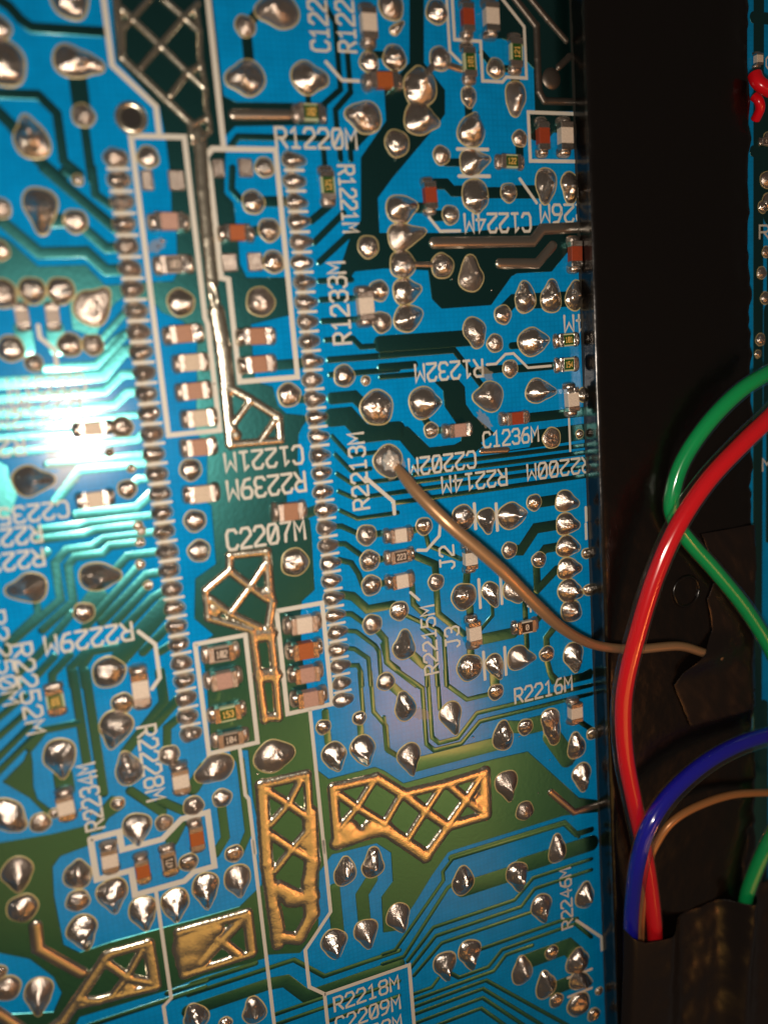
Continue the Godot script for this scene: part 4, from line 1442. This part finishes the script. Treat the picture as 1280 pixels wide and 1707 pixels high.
func chips() -> void:
	chip(-30.22, -20.56, "v", 2.37, 1.18, "grey")
	chip(-27.9, -20.44, "v", 2.41, 1.2, "grey")
	chip(-17.57, -27.82, "h", 3.52, 1.53, "mauve")
	chip(-17.57, -24.3, "h", 3.44, 1.62, "blackres", "103")
	chip(-17.46, -18.38, "h", 3.58, 1.65, "tan")
	chip(-26.02, -10.94, "h", 3.33, 1.27, "beige")
	chip(-26.64, -4.87, "h", 3.26, 1.49, "beige")
	chip(-32.33, 12.47, "v", 3.13, 1.64, "greenres", "331")
	chip(-32.85, 22.42, "v", 3.23, 1.61, "white")
	chip(-22.7, 22.54, "v", 3.31, 1.69, "white")
	chip(-25.13, 12.86, "v", 4.24, 1.64, "white")
	chip(-21.93, 28.75, "v", 3.47, 1.45, "orange")
	chip(-29.87, 28.59, "v", 3.22, 1.62, "white")
	chip(-27.17, 30.59, "v", 3.15, 1.41, "orange")
	chip(-24.72, 30.59, "v", 3.35, 1.56, "blackres", "471")
	chip(-4.08, -37.01, "h", 3.18, 1.58, "greenres", "182")
	chip(2.08, -44.64, "v", 3.81, 1.55, "white")
	chip(3.15, -39.91, "h", 3.9, 1.5, "orange")
	chip(-11.85, -26.79, "h", 3.27, 1.46, "orange")
	chip(-11.03, -17.78, "h", 3.68, 1.62, "tan")
	chip(-3.03, -30.83, "v", 3.57, 1.46, "greenres", "121")
	chip(-0.42, -19.96, "v", 3.77, 1.66, "white")
	chip(-11.16, -15.3, "h", 3.57, 1.63, "tan")
	chip(-9.64, -1.48, "h", 3.47, 1.82, "tan")
	chip(-17.11, -15.88, "h", 3.25, 1.63, "beige")
	chip(-17.14, -13.39, "h", 3.28, 1.64, "tan")
	chip(-16.95, -10.96, "h", 3.32, 1.66, "beige")
	chip(-17.3, -8.39, "h", 3.34, 1.67, "tan")
	chip(-17.58, -4.18, "h", 3.38, 1.69, "beige")
	chip(-9.43, 9.72, "h", 3.85, 1.8, "white")
	chip(-9.53, 12.32, "h", 3.72, 1.81, "orange")
	chip(-9.61, 14.79, "h", 3.59, 1.71, "mauve")
	chip(-17.53, 11.11, "h", 3.6, 1.71, "blackres", "102")
	chip(-17.6, 13.65, "h", 3.63, 1.73, "mauve")
	chip(-9.53, 17.3, "h", 3.78, 1.73, "mauve")
	chip(-17.61, 17.11, "h", 3.67, 1.64, "greenres", "153")
	chip(-17.6, 19.73, "h", 3.62, 1.54, "blackres", "104")
	chip(12.14, -45.82, "v", 3.6, 1.3, "red")
	chip(14.61, -45.98, "v", 3.65, 1.55, "white")
	chip(12.13, -41.97, "v", 3.72, 1.43, "greenres", "181")
	chip(17.23, -43.08, "v", 3.75, 1.47, "greenres", "121")
	chip(16.11, -33.09, "h", 3.2, 1.41, "greenres", "122")
	chip(19.79, -35.46, "v", 3.74, 1.36, "red")
	chip(22.36, -35.51, "v", 3.8, 1.56, "white")
	chip(7.05, -29.89, "v", 3.52, 1.34, "red")
	chip(21.84, -15.45, "h", 3.14, 1.47, "greenres", "101")
	chip(23.02, -24.08, "v", 3.7, 1.44, "red")
	chip(21.95, -9.2, "v", 3.57, 1.5, "white")
	chip(8.52, -7.32, "h", 3.31, 1.46, "mauve")
	chip(15.14, -7.9, "h", 3.44, 1.41, "red")
	chip(21.73, -12.91, "h", 2.98, 1.56, "greenres", "154")
	chip(8.88, 6.05, "v", 3.29, 1.53, "white")
	chip(8.8, 14.15, "v", 3.73, 1.57, "white")
	chip(15.17, 14.74, "h", 3.31, 1.55, "zero", "0")
	chip(1.26, 2.45, "h", 3.19, 1.54, "white")
	chip(1.25, 4.67, "h", 3.29, 1.49, "blackres", "223")
	chip(1.05, 7.14, "h", 3.23, 1.56, "white")
	chip(20.79, 25.85, "v", 3.23, 1.65, "white")
	chip(47.5, -43.99, "v", 1.73, 1.01, "white")
	chip(48.64, -35.57, "h", 1.63, 0.89, "blackres", "0")

func cover() -> void:
	var strip := thing("cover_strip", "long black plastic strip standing along the board beside the soldered chips", "plastic strip")
	var s := Shape.new()
	block(s, Vector3(33.9, 1.22, 12), Vector3(20.3, 2.3, 154), .1)
	part("core", s, "black_plastic", strip)
	s = Shape.new()
	var wob := FastNoiseLite.new()
	wob.seed = 4
	wob.frequency = .09
	sheet(s, 44, 200, func(a: float, b: float) -> Vector3:
		var v := -64.0 + 152.0 * b
		var right := 44.3 + .55 * wob.get_noise_2d(v * 2.0, 9.0) + .012 * (v + 20.0)
		var u := lerpf(23.72, right, a)
		var edge := smoothstep(.86, 1.0, a)
		return Vector3(u, 2.62 + .05 * wob.get_noise_2d(u * 2.0, v * 2.0) + edge * (.35 * wob.get_noise_2d(v * 7.0, 40.0) - .25) - .12 * smoothstep(.985, 1.0, 1.0 - a), v), .22)
	part("top_skin", s, "black_plastic", strip)
	s = Shape.new()
	sheet(s, 6, 200, func(a: float, b: float) -> Vector3:
		var v := -64.0 + 152.0 * b
		return Vector3(23.7 + .1 * sin(a * PI) + .03 * wob.get_noise_2d(v * 5.0, a * 20.0), 2.5 - 2.5 * a, v), .02)
	part("side_skin", s, "black_gloss", strip)
	s = Shape.new()
	var ring := PackedVector3Array()
	for k in 41:
		var a := TAU * k / 40.0
		ring.append(Vector3(34.8 + cos(a) * 1.75, 2.62 + .06 * sin(a * 3.0), 13.64 + sin(a) * 1.75))
	tube(s, ring, .2, 10)
	part("raised_ring", s, "black_plastic", strip)
	var torn := thing("black_tape", "small torn piece of black tape over the end of the brown wire", "tape")
	var left := pts("36.89,7.22 38.9,12.48 37.65,15.14 38.31,18.89 36.62,21.19 33.92,22.68 32.69,24.46 34.33,28.54 35.01,30.13")
	s = Shape.new()
	sheet(s, 24, 48, func(a: float, b: float) -> Vector3:
		var f := b * (left.size() - 1)
		var i := mini(int(f), left.size() - 2)
		var p := left[i].lerp(left[i + 1], f - i)
		p.x += .12 * wob.get_noise_2d(p.y * 14.0, 70.0)
		var u := lerpf(p.x, 45.4, a)
		var over := exp(-pow((p.y - 21.83) / 1.5, 2.0)) * (1.0 - smoothstep(.1, .9, a)) * .95
		return Vector3(u, 2.86 + over + .14 * wob.get_noise_2d(u * 4.0, p.y * 4.0) * (.4 + a) - .7 * smoothstep(.9, 1.0, a), p.y), .07)
	part("tape_sheet", s, "black_tape", torn)
	var wide := thing("black_tape", "wide black tape holding down the ends of the red, blue and green wires", "tape")
	var top := pts("21.54,47.98 22.69,50.53 24.13,52.44 25.8,53.57 28.72,54.11 32.26,54.19 38.68,54.06 47.35,53.96 52.38,53.86")
	s = Shape.new()
	sheet(s, 90, 60, func(a: float, b: float) -> Vector3:
		var u := lerpf(23.5, top[top.size() - 1].x, a)
		var v := top[0].y
		for i in range(top.size() - 1):
			if u >= top[i].x:
				v = lerpf(top[i].y, top[i + 1].y, clampf((u - top[i].x) / (top[i + 1].x - top[i].x), 0.0, 1.0))
		v += .06 * wob.get_noise_2d(u * 16.0, 5.0)
		v = lerpf(v, 90.0, pow(b, 1.3))
		var h := 2.78 + .25 * wob.get_noise_2d(u * 2.2, v * 2.2 + 30.0) * smoothstep(.02, .3, a)
		var lift := smoothstep(22.06, 23.96, u) * (1.0 - smoothstep(29.44, 33.24, u))
		lift = maxf(lift, exp(-pow((u - 42.07) / 1.9, 2.0)))
		h += 2.75 * lift * (1.0 - .75 * smoothstep(0.0, .8, b))
		h = minf(h, 5.9)
		h -= .5 * smoothstep(.03, .0, a)
		return Vector3(u, h, v), .1)
	part("tape_sheet", s, "black_tape", wide)

func wires() -> void:
	var w := thing("brown_wire", "stiff brown enamelled wire soldered to the board and arched over to the black strip", "wire")
	var path := smooth_path("0.73,-5.35,0.6 1.11,-4.69,1.1 1.55,-3.66,2 2.31,-2.1,3.2 3.57,-0.18,4.6 5.12,1.77,5.6 8.87,5.72,6.6 12.77,10.11,6.4 15.92,13.24,5.6 19.25,15.75,4.6 22.63,17.5,3.7 27.31,18.88,3.2 33.08,19.68,3.2 36.83,21.3,3 39.38,22.37,2.9", 8)
	var s := Shape.new()
	tube(s, path, .6, 20, Vector2.ZERO, true)
	part("enamelled_core", s, "brown_wire", w)
	sleeved_wire("green_wire", "green insulated wire curling in a loop under the red wire", "46.92,-11.68,7 43.74,-10.52,6.4 39.76,-8.73,5.8 36,-5.52,5 33.18,-1.55,4.2 32,2.31,3.8 32.52,4.95,3.6 34.61,7.77,3.6 37.86,11.4,3.7 42.01,16.5,3.9 45.82,22.53,4.2 48.8,30.12,5 49.39,38.1,5 46.62,45.22,4.5 44.54,48.85,4.2 42.75,53.55,3.7 42.47,57.56,3.2", "green_wire", .84, 1.0, Vector2(.06, -.05))
	sleeved_wire("red_wire", "thick red wire in a clear sleeve running down to the wide tape", "44.35,-8.96,9 41.59,-6.17,8.5 38.01,-3.46,8 33.75,0.17,7.4 30.11,4.55,7 27.55,9.79,6.4 25.7,15.59,5.8 24.44,20.96,5.2 24.13,25.2,4.8 24.51,30.39,4.5 25.62,35.93,4.2 26.86,41.64,4 27.8,47.38,3.9 28.41,53.56,3.8 29.13,62,3.2", "red_wire", .9, 1.22, Vector2(-.24, .1))
	sleeved_wire("blue_wire", "dark blue wire in a clear sleeve crossing over the red wire", "50.28,32.8,5 45.52,32.58,5 39.82,32.54,5.2 34.17,33.47,5.6 29.14,35.63,6 25.94,38.6,6.3 24.75,42.97,5.8 24.93,48.39,4.5 25.08,52.81,3.8 25.22,60.52,3.2", "blue_wire", .86, 1.16, Vector2(.26, -.06))
	sleeved_wire("copper_coloured_wire", "thin copper coloured wire emerging beside the blue wire", "51.54,42.55,4 46.63,41.12,4 39.86,39.48,4.2 34.29,39.38,4.4 30.81,40.3,4.4 29.04,42.45,4 27.85,45.18,3.7 27.11,49.76,3.5 26.79,54.55,3.3 26.67,61.14,3.1", "copper_wire", .45, .0, Vector2.ZERO)
	sleeved_wire("red_wire", "short bright red wire end at the far edge of the black strip", "44.13,-41.35,3.2 44.14,-40.52,3.6 44.79,-39.82,4 46.43,-39.05,4.4 48.72,-38.36,4.6", "red_wire", .72, .0, Vector2.ZERO)
	sleeved_wire("red_wire", "dark red bent wire stub below the bright red wire end", "45.05,-39.58,2.2 45.31,-38.98,2.6 45.69,-38.21,2.4 45.82,-37.36,1.6", "red_wire", .5, .0, Vector2.ZERO)

func _ready() -> void:
	setup()
	make_materials()
	# the board: one thing; everything soldered to it or printed on it is a part of it
	board = thing("circuit_board", "blue circuit board seen from its solder side, covered in solder joints and chips", "circuit board")
	var s := Shape.new()
	block(s, Vector3(8, -.8, 10), Vector3(150, 1.6, 190), .05)
	part("laminate", s, "blue_mask", board, Vector3.ZERO, "blue board surface with a faint woven glass pattern")
	copper()
	board_print()
	lattices()
	solder_work()
	chips()
	cover()
	wires()
